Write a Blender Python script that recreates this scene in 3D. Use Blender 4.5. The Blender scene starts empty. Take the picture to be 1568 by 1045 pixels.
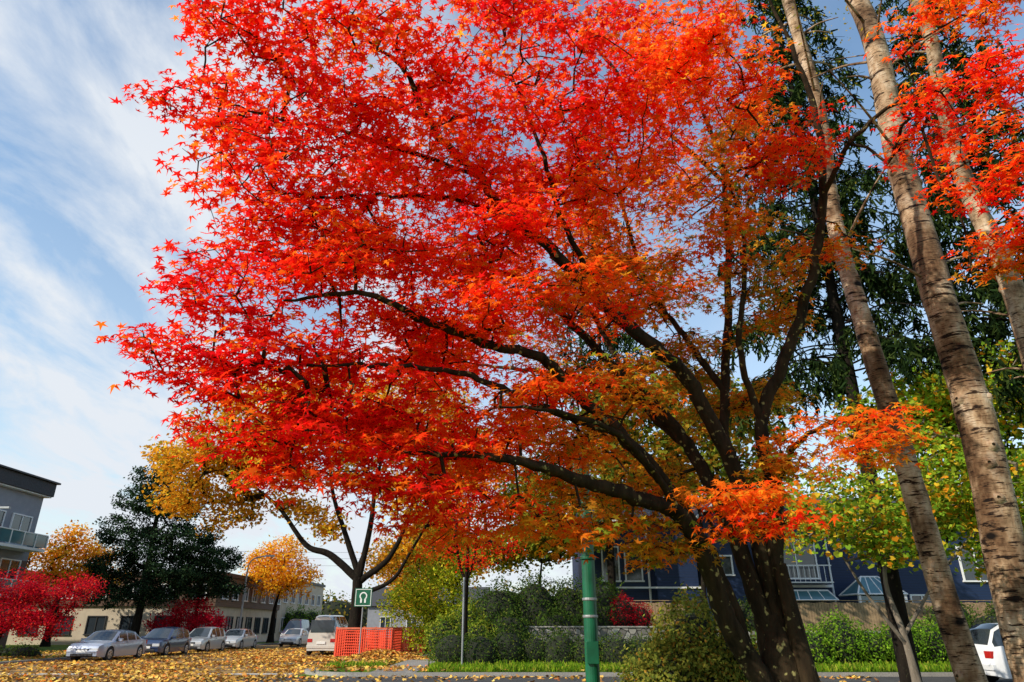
import bpy, math, random
import numpy as np
from mathutils import Matrix, Vector
R=np.random.default_rng(7); random.seed(7)
scene=bpy.context.scene
scene.view_settings.view_transform='Standard'; scene.view_settings.look='None'; scene.view_settings.exposure=0
COL=scene.collection

# ------------------------------------------------------------------ materials
def newmat(name):
    m=bpy.data.materials.new(name); m.use_nodes=True; nt=m.node_tree; nt.nodes.clear()
    out=nt.nodes.new('ShaderNodeOutputMaterial'); return m,nt,out
def N(nt,t,**k):
    n=nt.nodes.new(t)
    for a,b in k.items(): setattr(n,a,b)
    return n
def ramp(nt,stops):
    r=nt.nodes.new('ShaderNodeValToRGB'); e=r.color_ramp.elements
    while len(e)<len(stops): e.new(0.5)
    for i,(p,c) in enumerate(stops): e[i].position=p; e[i].color=(*c,1) if len(c)==3 else c
    return r
def plain(name,col,rough=.6,metal=0,var=.15,scale=6,bump=0,spec=.5,coat=0):
    m,nt,out=newmat(name); b=N(nt,'ShaderNodeBsdfPrincipled')
    tc=N(nt,'ShaderNodeTexCoord'); n=N(nt,'ShaderNodeTexNoise'); n.inputs['Scale'].default_value=scale; n.inputs['Detail'].default_value=6
    nt.links.new(tc.outputs['Object'],n.inputs['Vector'])
    lo=tuple(c*(1-var) for c in col); hi=tuple(min(1,c*(1+var)) for c in col)
    r=ramp(nt,[(.3,lo),(.7,hi)]); nt.links.new(n.outputs['Fac'],r.inputs[0]); nt.links.new(r.outputs[0],b.inputs['Base Color'])
    b.inputs['Roughness'].default_value=rough; b.inputs['Metallic'].default_value=metal
    b.inputs['Specular IOR Level'].default_value=spec; b.inputs['Coat Weight'].default_value=coat
    if bump:
        bp=N(nt,'ShaderNodeBump'); bp.inputs['Strength'].default_value=bump; bp.inputs['Distance'].default_value=.05
        nt.links.new(n.outputs['Fac'],bp.inputs['Height']); nt.links.new(bp.outputs[0],b.inputs['Normal'])
    nt.links.new(b.outputs[0],out.inputs[0]); return m
def leafmat(name,trans=.5,tb=1.25):
    m,nt,out=newmat(name); a=N(nt,'ShaderNodeAttribute',attribute_name='Col')
    d=N(nt,'ShaderNodeBsdfDiffuse'); t=N(nt,'ShaderNodeBsdfTranslucent')
    mul=N(nt,'ShaderNodeMixRGB',blend_type='MULTIPLY'); mul.inputs[0].default_value=1; mul.inputs[2].default_value=(tb,tb,tb,1)
    nt.links.new(a.outputs['Color'],d.inputs[0]); nt.links.new(a.outputs['Color'],mul.inputs[1]); nt.links.new(mul.outputs[0],t.inputs[0])
    mx=N(nt,'ShaderNodeMixShader'); mx.inputs[0].default_value=trans; nt.links.new(d.outputs[0],mx.inputs[1]); nt.links.new(t.outputs[0],mx.inputs[2])
    nt.links.new(mx.outputs[0],out.inputs[0]); return m
def barkmat(name,c1,c2,c3,sc=8,stretch=(1,1,.25),spots=.66,bump=.6):
    m,nt,out=newmat(name); b=N(nt,'ShaderNodeBsdfPrincipled'); b.inputs['Roughness'].default_value=.95; b.inputs['Specular IOR Level'].default_value=.1
    g=N(nt,'ShaderNodeNewGeometry'); mp=N(nt,'ShaderNodeMapping'); mp.inputs['Scale'].default_value=stretch
    nt.links.new(g.outputs['Position'],mp.inputs[0])
    n=N(nt,'ShaderNodeTexNoise'); n.inputs['Scale'].default_value=sc; n.inputs['Detail'].default_value=8; n.inputs['Roughness'].default_value=.65
    nt.links.new(mp.outputs[0],n.inputs['Vector'])
    r=ramp(nt,[(.3,c1),(.65,c2)]); nt.links.new(n.outputs['Fac'],r.inputs[0])
    n2=N(nt,'ShaderNodeTexNoise'); n2.inputs['Scale'].default_value=14; n2.inputs['Detail'].default_value=5
    nt.links.new(g.outputs['Position'],n2.inputs['Vector'])
    r2=ramp(nt,[(spots-.03,(0,0,0)),(spots+.03,(1,1,1))]); nt.links.new(n2.outputs['Fac'],r2.inputs[0])
    mx=N(nt,'ShaderNodeMixRGB'); nt.links.new(r2.outputs[0],mx.inputs[0]); nt.links.new(r.outputs[0],mx.inputs[1]); mx.inputs[2].default_value=(*c3,1)
    nt.links.new(mx.outputs[0],b.inputs['Base Color'])
    bp=N(nt,'ShaderNodeBump'); bp.inputs['Strength'].default_value=bump; bp.inputs['Distance'].default_value=.03
    nt.links.new(n.outputs['Fac'],bp.inputs['Height']); nt.links.new(bp.outputs[0],b.inputs['Normal'])
    nt.links.new(b.outputs[0],out.inputs[0]); return m
def birchmat():
    m,nt,out=newmat('birch_bark'); b=N(nt,'ShaderNodeBsdfPrincipled'); b.inputs['Roughness'].default_value=.85; b.inputs['Specular IOR Level'].default_value=.2
    g=N(nt,'ShaderNodeNewGeometry')
    def noise(scl,sc,det,stops):
        mp=N(nt,'ShaderNodeMapping'); mp.inputs['Scale'].default_value=scl; nt.links.new(g.outputs['Position'],mp.inputs[0])
        n=N(nt,'ShaderNodeTexNoise'); n.inputs['Scale'].default_value=sc; n.inputs['Detail'].default_value=det; n.inputs['Roughness'].default_value=.65
        nt.links.new(mp.outputs[0],n.inputs['Vector']); r=ramp(nt,stops); nt.links.new(n.outputs['Fac'],r.inputs[0]); return n,r
    n,r=noise((1,1,.5),6,10,[(.34,(.16,.09,.045)),(.5,(.42,.285,.17)),(.68,(.6,.48,.35))])
    n2,r2=noise((1,1,6),3.4,4,[(.385,(.07,.045,.035)),(.43,(1,1,1))])
    n3,r3=noise((1,1,14),8,2,[(.38,(.28,.2,.16)),(.43,(1,1,1))])
    n5,r5=noise((1,1,.8),1.6,4,[(.4,(.36,.3,.26)),(.56,(1,1,1))])
    v=N(nt,'ShaderNodeTexVoronoi'); mp2=N(nt,'ShaderNodeMapping'); mp2.inputs['Scale'].default_value=(1.5,1.5,2.6); nt.links.new(g.outputs['Position'],mp2.inputs[0]); nt.links.new(mp2.outputs[0],v.inputs['Vector'])
    v.inputs['Scale'].default_value=1.3
    r4=ramp(nt,[(.1,(.03,.022,.018)),(.2,(1,1,1))]); nt.links.new(v.outputs['Distance'],r4.inputs[0])
    cur=r.outputs[0]
    for q in(r2,r3,r4,r5):
        mu=N(nt,'ShaderNodeMixRGB',blend_type='MULTIPLY'); mu.inputs[0].default_value=1; nt.links.new(cur,mu.inputs[1]); nt.links.new(q.outputs[0],mu.inputs[2]); cur=mu.outputs[0]
    nt.links.new(cur,b.inputs['Base Color'])
    bp=N(nt,'ShaderNodeBump'); bp.inputs['Strength'].default_value=.9; bp.inputs['Distance'].default_value=.03
    nt.links.new(n.outputs['Fac'],bp.inputs['Height']); nt.links.new(bp.outputs[0],b.inputs['Normal'])
    nt.links.new(b.outputs[0],out.inputs[0]); return m
def groundmat(name,stops,scale=.5,scale2=18,stops2=None,bump=.3,rough=.95):
    m,nt,out=newmat(name); b=N(nt,'ShaderNodeBsdfPrincipled'); b.inputs['Roughness'].default_value=rough; b.inputs['Specular IOR Level'].default_value=.2
    g=N(nt,'ShaderNodeNewGeometry')
    n=N(nt,'ShaderNodeTexNoise'); n.inputs['Scale'].default_value=scale; n.inputs['Detail'].default_value=9; n.inputs['Roughness'].default_value=.7
    nt.links.new(g.outputs['Position'],n.inputs['Vector']); r=ramp(nt,stops); nt.links.new(n.outputs['Fac'],r.inputs[0])
    n2=N(nt,'ShaderNodeTexNoise'); n2.inputs['Scale'].default_value=scale2; n2.inputs['Detail'].default_value=4; nt.links.new(g.outputs['Position'],n2.inputs['Vector'])
    r2=ramp(nt,stops2 or [(.3,(.6,.6,.6)),(.7,(1.2,1.2,1.2))]); nt.links.new(n2.outputs['Fac'],r2.inputs[0])
    mu=N(nt,'ShaderNodeMixRGB',blend_type='MULTIPLY'); mu.inputs[0].default_value=1; nt.links.new(r.outputs[0],mu.inputs[1]); nt.links.new(r2.outputs[0],mu.inputs[2])
    nt.links.new(mu.outputs[0],b.inputs['Base Color'])
    bp=N(nt,'ShaderNodeBump'); bp.inputs['Strength'].default_value=bump; bp.inputs['Distance'].default_value=.05
    nt.links.new(n2.outputs['Fac'],bp.inputs['Height']); nt.links.new(bp.outputs[0],b.inputs['Normal'])
    nt.links.new(b.outputs[0],out.inputs[0]); return m
def siding(name,col,rows=6.5):
    m,nt,out=newmat(name); b=N(nt,'ShaderNodeBsdfPrincipled'); b.inputs['Roughness'].default_value=.6
    g=N(nt,'ShaderNodeNewGeometry'); sp=N(nt,'ShaderNodeSeparateXYZ'); nt.links.new(g.outputs['Position'],sp.inputs[0])
    ml=N(nt,'ShaderNodeMath',operation='MULTIPLY'); ml.inputs[1].default_value=rows; nt.links.new(sp.outputs['Z'],ml.inputs[0])
    fr=N(nt,'ShaderNodeMath',operation='FRACT'); nt.links.new(ml.outputs[0],fr.inputs[0])
    r=ramp(nt,[(0,tuple(c*.3 for c in col)),(.14,col),(1,tuple(c*1.15 for c in col))]); nt.links.new(fr.outputs[0],r.inputs[0])
    nt.links.new(r.outputs[0],b.inputs['Base Color'])
    bp=N(nt,'ShaderNodeBump'); bp.inputs['Distance'].default_value=.02; nt.links.new(fr.outputs[0],bp.inputs['Height']); nt.links.new(bp.outputs[0],b.inputs['Normal'])
    nt.links.new(b.outputs[0],out.inputs[0]); return m
def stonemat():
    m,nt,out=newmat('stone'); b=N(nt,'ShaderNodeBsdfPrincipled'); b.inputs['Roughness'].default_value=.9
    g=N(nt,'ShaderNodeNewGeometry'); v=N(nt,'ShaderNodeTexVoronoi',feature='DISTANCE_TO_EDGE'); v.inputs['Scale'].default_value=3.2
    v2=N(nt,'ShaderNodeTexVoronoi'); v2.inputs['Scale'].default_value=3.2
    nt.links.new(g.outputs['Position'],v.inputs['Vector']); nt.links.new(g.outputs['Position'],v2.inputs['Vector'])
    r=ramp(nt,[(.02,(.03,.03,.03)),(.07,(1,1,1))]); nt.links.new(v.outputs[0],r.inputs[0])
    bw=N(nt,'ShaderNodeRGBToBW'); nt.links.new(v2.outputs['Color'],bw.inputs[0]); r2=ramp(nt,[(.2,(.13,.12,.11)),(.8,(.36,.34,.31))]); nt.links.new(bw.outputs[0],r2.inputs[0])
    mu=N(nt,'ShaderNodeMixRGB',blend_type='MULTIPLY'); mu.inputs[0].default_value=1; nt.links.new(r.outputs[0],mu.inputs[1]); nt.links.new(r2.outputs[0],mu.inputs[2])
    nt.links.new(mu.outputs[0],b.inputs['Base Color']); nt.links.new(b.outputs[0],out.inputs[0]); return m

M_LEAF=leafmat('maple_leaf',.55,1.35); M_LEAF2=leafmat('tree_leaf',.45,1.3); M_NEEDLE=leafmat('conifer_needle',.15,1.0); M_LITTER=leafmat('fallen_leaf',.05,1)
M_BARK=barkmat('maple_bark',(.009,.006,.004),(.045,.03,.016),(.3,.26,.1),sc=10,spots=.645)
M_BARK2=barkmat('dark_bark',(.006,.005,.004),(.02,.015,.011),(.035,.035,.018),sc=6)
M_BARKP=barkmat('pale_bark',(.08,.065,.05),(.25,.21,.16),(.32,.3,.24),sc=6)
M_BIRCH=birchmat()
M_GLASS=plain('window_glass',(.03,.04,.05),.06,0,.2,1,0,.9)
M_TEAL=plain('teal_glass',(.07,.17,.19),.1,0,.15,1,0,.8)
M_WHITE=plain('white_paint',(.75,.75,.73),.5,0,.06,3)
M_RUB=plain('tyre_rubber',(.02,.02,.02),.85)
M_RIM=plain('alloy_rim',(.5,.5,.52),.3,.8)
M_DARK=plain('dark_plastic',(.015,.015,.017),.5)
M_LAMP=plain('headlamp_lens',(.6,.62,.65),.1,0,.1,20,0,.9)
M_TAIL=plain('tail_lens',(.45,.01,.01),.15,0,.1,20,0,.8)
M_GREENP=plain('green_pole_paint',(.004,.1,.045),.35,0,.3,5,0,.5)
M_STEEL=plain('galvanised_steel',(.32,.33,.34),.45,.6,.12,8)
M_GRASS=groundmat('grass',[(.33,(.045,.08,.01)),(.5,(.11,.2,.018)),(.7,(.23,.26,.04))],1.4,35,[(.35,(.4,.42,.32)),(.65,(1.3,1.25,1.1))])
M_ROAD=groundmat('asphalt_with_leaf_crumbs',[(.3,(.05,.05,.054)),(.6,(.1,.095,.09))],.6,60)
M_LEAFROAD=groundmat('leaf_strewn_asphalt',[(.36,(.11,.095,.085)),(.5,(.28,.185,.08)),(.7,(.52,.3,.09))],.7,22,[(.4,(.5,.47,.45)),(.6,(1.2,1.15,1.1))])
M_CONC=groundmat('concrete',[(.3,(.25,.24,.22)),(.7,(.38,.36,.33))],.8,30)
M_PAINT=plain('road_paint',(.7,.7,.66),.7,0,.15,8)
M_STONE=stonemat()
M_WOOD=plain('fence_wood',(.27,.18,.1),.8,0,.3,4,.2)
M_BLUE=siding('blue_siding',(.009,.024,.075))
M_ROOF=plain('roof_shingle',(.05,.05,.055),.9,0,.3,8,.3)
M_CREAM=plain('cream_stucco',(.52,.44,.33),.9,0,.1,2)
M_BROWN=siding('brown_cladding',(.12,.065,.04),5)
M_GREY=plain('grey_stucco',(.26,.27,.3),.9,0,.1,2)
M_BRICK=plain('brown_brick',(.14,.08,.06),.9,0,.25,10)
M_ORANGE=plain('orange_barrier_mesh',(.9,.08,.025),.6,0,.15,8)
M_SHCORE=plain('shrub_dark_filler',(.012,.016,.006),.95,0,.5,9,.5)

# ------------------------------------------------------------------ helpers
def root(name,loc):
    e=bpy.data.objects.new(name,None); e.location=loc; e.empty_display_size=.3; COL.objects.link(e); return e
def attach(o,r):
    o.parent=r; o.matrix_parent_inverse=Matrix.Translation(-Vector(r.location))
def mkmesh(name,V,F,mats,parent=None,mi=None,smooth=False,col=None):
    me=bpy.data.meshes.new(name); V=np.asarray(V,dtype=np.float32)
    if isinstance(F,np.ndarray):
        k=F.shape[1]; me.vertices.add(len(V)); me.vertices.foreach_set('co',V.ravel())
        me.loops.add(F.size); me.loops.foreach_set('vertex_index',F.ravel().astype(np.int32))
        me.polygons.add(len(F)); me.polygons.foreach_set('loop_start',np.arange(0,F.size,k,dtype=np.int32))
        me.update(calc_edges=True)
    else:
        me.from_pydata([tuple(v) for v in V.tolist()],[],F)
    if mi is not None: me.polygons.foreach_set('material_index',np.asarray(mi,dtype=np.int32))
    if smooth: me.polygons.foreach_set('use_smooth',np.ones(len(me.polygons),dtype=bool))
    if col is not None:
        ca=me.color_attributes.new('Col','FLOAT_COLOR','POINT')
        c4=np.ones((len(V),4),dtype=np.float32); c4[:,:3]=col; ca.data.foreach_set('color',c4.ravel())
    for m in mats: me.materials.append(m)
    me.update(); o=bpy.data.objects.new(name,me); COL.objects.link(o)
    if parent: attach(o,parent)
    return o
class MB:
    def __init__(s): s.V=[];s.F=[];s.mi=[];s.mats=[];s.xf=None
    def m(s,mat):
        if mat not in s.mats: s.mats.append(mat)
        return s.mats.index(mat)
    def add(s,V,F,mat):
        b=len(s.V)
        for v in V: s.V.append(tuple(s.xf@Vector(v)) if s.xf else tuple(v))
        k=s.m(mat)
        for f in F: s.F.append(tuple(i+b for i in f)); s.mi.append(k)
    def box(s,x0,x1,y0,y1,z0,z1,mat):
        s.add([(x0,y0,z0),(x1,y0,z0),(x1,y1,z0),(x0,y1,z0),(x0,y0,z1),(x1,y0,z1),(x1,y1,z1),(x0,y1,z1)],
              [(0,3,2,1),(4,5,6,7),(0,1,5,4),(1,2,6,5),(2,3,7,6),(3,0,4,7)],mat)
    def cyl(s,p,q,r0,r1,mat,n=12):
        p=Vector(p);q=Vector(q);d=(q-p).normalized();a=d.orthogonal().normalized();b=d.cross(a)
        V=[];
        for c,r in((p,r0),(q,r1)):
            for i in range(n):
                t=2*math.pi*i/n; V.append(c+a*(math.cos(t)*r)+b*(math.sin(t)*r))
        F=[(i,(i+1)%n,n+(i+1)%n,n+i) for i in range(n)]+[tuple(range(n-1,-1,-1)),tuple(range(n,2*n))]
        s.add(V,F,mat)
    def done(s,name,parent=None,bevel=0,smooth=False):
        o=mkmesh(name,s.V,s.F,s.mats,parent,s.mi,smooth)
        if bevel:
            b=o.modifiers.new('bevel','BEVEL'); b.width=bevel; b.segments=2; b.limit_method='ANGLE'
        return o
def crom(P,n=6):
    P=np.asarray(P,float); Q=np.vstack([2*P[0]-P[1],P,2*P[-1]-P[-2]]); out=[]
    for i in range(1,len(Q)-2):
        for t in np.linspace(0,1,n,endpoint=False):
            a,b,c,d=Q[i-1],Q[i],Q[i+1],Q[i+2]
            out.append(.5*((2*b)+(c-a)*t+(2*a-5*b+4*c-d)*t*t+(3*b-a-3*c+d)*t**3))
    out.append(P[-1]); return np.array(out)
def tube(P,rad,sides=10,rough=.06):
    P=np.asarray(P,float);n=len(P); T=np.gradient(P,axis=0); T/=np.linalg.norm(T,axis=1)[:,None]+1e-9
    a=np.cross(T[0],[0.3,1,0.1]); a/=np.linalg.norm(a); V=[]
    for i in range(n):
        a=a-T[i]*np.dot(a,T[i]); a/=np.linalg.norm(a); b=np.cross(T[i],a)
        th=np.linspace(0,2*np.pi,sides,endpoint=False)
        rr=rad[i]*(1+rough*np.sin(3*th+i*.35)+rough*R.normal(0,.5,sides))
        V.append(P[i]+np.cos(th)[:,None]*rr[:,None]*a+np.sin(th)[:,None]*rr[:,None]*b)
    V=np.vstack(V); i=np.arange(n-1)[:,None]*sides; j=np.arange(sides)[None,:]; k=(j+1)%sides
    F=np.stack([i+j,i+k,i+sides+k,i+sides+j],-1).reshape(-1,4); return V,F
def frustums(A,B,ra,rb,sides=5):
    T=B-A; T/=np.linalg.norm(T,axis=1)[:,None]+1e-9
    ref=np.where(np.abs(T[:,2:3])>.8,np.array([[1.,0,0]]),np.array([[0,0,1.]])); a=np.cross(T,ref); a/=np.linalg.norm(a,axis=1)[:,None]; b=np.cross(T,a); n=len(A)
    th=np.linspace(0,2*np.pi,sides,endpoint=False); cs=np.cos(th)[None,:,None]; sn=np.sin(th)[None,:,None]
    off=cs*a[:,None,:]+sn*b[:,None,:]
    V=np.concatenate([A[:,None,:]+off*ra[:,None,None],(B+T*rb[:,None]*.4)[:,None,:]+off*rb[:,None,None]],1).reshape(-1,3)
    base=np.arange(n)[:,None]*2*sides; j=np.arange(sides)[None,:]; k=(j+1)%sides
    F=np.stack([base+j,base+k,base+sides+k,base+sides+j],-1).reshape(-1,4); return V,F
def join(parts):
    V=[];F=[];o=0
    for v,f in parts: V.append(v);F.append(f+o);o+=len(v)
    return np.vstack(V),np.vstack(F)
def grow(nodes,att,step=.3,sag=.05,down_pen=.6):
    """attach each attractor to the nearest branch node -> branching skeleton"""
    nodes=np.asarray(nodes,float); n0=len(nodes)
    d=np.min(np.linalg.norm(att[:,None,:]-nodes[None,::max(1,n0//60)],axis=2),axis=1); order=np.argsort(d)
    cap=n0+len(att)*14; P=np.zeros((cap,3)); P[:n0]=nodes; par=-np.ones(cap,int); cnt=n0; tips=[]
    for ai in order:
        q=att[ai]; dd=P[:cnt]-q; dist=np.linalg.norm(dd,axis=1)+down_pen*np.maximum(0,dd[:,2]+.1)
        k=int(np.argmin(dist)); p=P[k]; L=np.linalg.norm(q-p); m=int(min(12,max(1,round(L/step)))); last=k
        side=R.normal(0,1,3)*L*.06
        for i in range(1,m+1):
            t=i/m; x=p*(1-t)+q*t+side*math.sin(math.pi*t)+np.array([0,0,sag*L*math.sin(math.pi*t)])
            P[cnt]=x; par[cnt]=last; last=cnt; cnt+=1
        tips.append(last)
    P=P[:cnt];par=par[:cnt]; w=np.zeros(cnt); w[tips]=1
    for i in range(cnt-1,n0-1,-1): w[par[i]]+=w[i]
    return P,par,w,n0
def lobed():
    ang=np.radians([-118,-62,0,62,118]); ln=[.66,.92,1.08,.92,.66]; V=[(0,0,0)]
    nang=np.radians([-155,-90,-31,31,90,155]); nl=[.2,.3,.36,.36,.3,.2]
    for a,l in zip(nang,nl): V.append((math.sin(a)*l,math.cos(a)*l,.03))
    for a,l in zip(ang,ln): V.append((math.sin(a)*l,math.cos(a)*l,-.16*l))
    F=[(0,1+i,7+i,2+i) for i in range(5)]; return np.array(V),np.array(F)
LEAF5=lobed()
LEAF4=(np.array([(0,-.6,0),(.42,0,-.06),(0,.7,-.1),(-.42,0,-.06)]),np.array([(0,1,2,3)]))
LEAF6=(np.array([(0,0,0),(.5,-.35,-.05),(.75,.25,-.12),(0,1,-.1),(-.75,.25,-.12),(-.5,-.35,-.05)]),np.array([(0,1,2,3),(0,3,4,5)]))
NEED=(np.array([(-.5,0,0),(.5,0,0),(.3,1,0),(-.3,1,0)]),np.array([(0,1,2,3)]))
def leaves(name,C,Nn,size,col,tmpl,mat,parent=None,curl=.5):
    n=len(C); TV,TF=tmpl; Nn=Nn/(np.linalg.norm(Nn,axis=1)[:,None]+1e-9)
    a=R.normal(0,1,(n,3)); a-=Nn*np.sum(a*Nn,1)[:,None]; a/=np.linalg.norm(a,axis=1)[:,None]+1e-9; b=np.cross(Nn,a)
    cz=R.uniform(-curl,1+curl,n)[:,None,None]; sx=R.uniform(.75,1.1,n)[:,None,None]
    V=C[:,None,:]+size[:,None,None]*(TV[None,:,0:1]*sx*a[:,None,:]+TV[None,:,1:2]*b[:,None,:]+cz*TV[None,:,2:3]*Nn[:,None,:]*2)
    k=len(TV); F=(TF[None]+np.arange(n)[:,None,None]*k).reshape(-1,TF.shape[1])
    return mkmesh(name,V.reshape(-1,3),F,[mat],parent,None,False,np.repeat(col,k,axis=0))
def pick(pal,w,n,var=.18):
    pal=np.array(pal,float); w=np.array(w,float); i=R.choice(len(pal),n,p=w/w.sum()); c=pal[i]*(1+R.normal(0,var,(n,1))); return np.clip(c,.002,.9)
def ellip(n,rx,ry,rz,shell=.0):
    d=R.normal(0,1,(n,3)); d/=np.linalg.norm(d,axis=1)[:,None]; r=R.uniform(shell**3,1,n)**(1/3.); return d*r[:,None]*np.array([rx,ry,rz])
def cn(shape,s=1.0,c=1.7): return np.clip(R.normal(0,1,shape),-c,c)*s

RED=(.9,.026,.01);DRED=(.68,.009,.014);ORG=(.93,.2,.013);YEL=(.88,.46,.03);OLV=(.42,.23,.025);GRN=(.17,.22,.02)

# ------------------------------------------------------------------ the big red maple
maple=root('red_maple_tree',(2.6,7.5,0))
limbs=[
([(2.5,7.45,-.1),(2.45,7.4,.6),(2.42,7.4,1.1),(2.16,7.3,1.59),(1.97,7.2,2.14),(1.71,7.0,2.62),(1.27,6.7,2.73),(.7,6.3,2.82),(.27,6.0,2.9),(-.19,5.7,2.92),(-.9,5.4,2.9)],.12,.012),
([(2.45,7.5,1.0),(2.3,7.5,1.6),(2.07,7.5,2.29),(1.62,7.2,2.99),(1.12,6.9,3.44),(.64,6.6,3.8),(.3,6.3,4.04),(-.27,5.9,4.05),(-.77,5.5,4.1),(-1.24,5.2,4.21),(-1.9,5.1,4.1)],.08,.009),
([(1.06,6.9,3.46),(.49,6.5,3.53),(-.02,6.1,3.63),(-.5,5.8,3.72),(-1.02,5.4,3.63),(-1.58,5.1,3.52)],.034,.008),
([(2.75,7.55,.9),(2.71,7.6,1.97),(2.51,7.6,3.07),(2.06,7.4,4.14),(1.68,7.2,4.47),(1.15,7.0,4.86),(.7,6.7,5.2),(.33,6.5,5.5),(-.1,6.2,5.72),(-.34,6,6),(-.71,5.8,6.27),(-.91,5.6,6.52),(-1.1,5.4,6.86),(-1.48,5.2,7.09)],.09,.01),
([(-.34,6,6),(-1.08,5.6,6.02),(-1.67,5.3,6.02),(-2.19,5,5.92),(-2.66,4.8,5.97)],.02,.006),
([(.26,6.5,5.52),(-.44,6.1,5.74),(-1.19,5.7,5.54),(-1.84,5.3,5.27),(-2.2,5,5.13)],.02,.006),
([(2.62,7.6,1.2),(2.56,7.6,1.84),(2.38,7.8,2.74),(2.15,8,3.53),(1.8,8,4.02),(1.5,8,4.35),(1.12,8,4.78),(.63,7.8,5.24),(.13,7.6,5.6),(-.66,7.2,5.65),(-1.37,6.8,5.51)],.09,.009),
([(2.8,7.6,1.3),(2.79,7.7,2.24),(2.53,7.9,3.43),(2.66,8.1,4.3),(2.93,8.3,5.77),(3.07,8.2,7.5),(2.85,8,8.5),(2.52,7.8,9.57)],.07,.011),
([(2.85,7.6,1.0),(2.78,7.6,1.97),(2.85,7.5,2.9),(2.82,7.5,3.71),(3.16,7.3,4.5),(3.49,7.1,5.33),(3.74,6.9,6.37),(3.75,6.7,7.39),(3.53,6.5,8.24),(3.2,6.3,9.2)],.085,.011),
([(3.74,6.9,6.37),(3.99,6.4,6.85),(4.53,6,7.15),(5.07,5.7,7.15)],.025,.008),
([(2.85,7.5,2.9),(2.98,7,3.36),(3.31,6.6,3.52),(3.47,6.3,3.43)],.025,.008),
([(3.07,8.2,7.5),(1.95,7.5,8.08),(1.03,7,8.99),(.14,6.5,9.14)],.025,.008),
([(3.75,6.7,7.39),(3.06,7.2,6.98),(2.29,7.4,6.43)],.025,.008),
([(2.15,8,3.53),(1.7,8.4,4.2),(1.4,8.9,5.2),(1.0,9.2,6.4),(.7,9.1,7.6)],.04,.01),
([(1.8,8,4.02),(.9,8.2,4.5),(0,8.6,4.8),(-.8,9,5.0)],.034,.01),
([(2.66,8.1,4.3),(2.3,8.4,5.2),(1.9,8.5,6.0),(1.5,7.8,6.8),(1.3,7,7.6)],.036,.01),
([(2.82,7.5,3.71),(2.6,7.2,4.6),(2.7,6.9,5.6),(2.5,6.6,6.6)],.036,.008),
([(1.15,7.0,4.86),(.6,6.4,5.6),(.3,6,6.4),(0,5.7,7.1)],.03,.008),
([(1.71,7.0,2.62),(1.2,6.3,3.1),(.6,5.8,3.3),(-.1,5.5,3.3)],.03,.008),
]
parts=[];nodes=[]
for P,r0,r1 in limbs:
    Q=crom(P,7); Q[1:-1]+=R.normal(0,.009,(len(Q)-2,3)); t=np.linspace(0,1,len(Q)); r=r0*(1-t)**.75+r1
    parts.append(tube(Q,r,10,.08)); nodes.append(Q[int(len(Q)*.28):])
parts.append(tube(crom([(2.66,7.52,-.2),(2.66,7.52,.15),(2.66,7.52,.7),(2.68,7.53,1.25),(2.68,7.58,1.7)],6),np.r_[np.linspace(.42,.24,6),np.linspace(.24,.18,13),np.linspace(.17,.09,6)],16,.08))
parts.append(tube(crom([(2.92,7.4,-.1),(2.93,7.38,.7),(2.84,7.42,1.5),(2.8,7.5,2.2)],6),np.linspace(.13,.07,19),10))
nodes=np.vstack(nodes)
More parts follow.
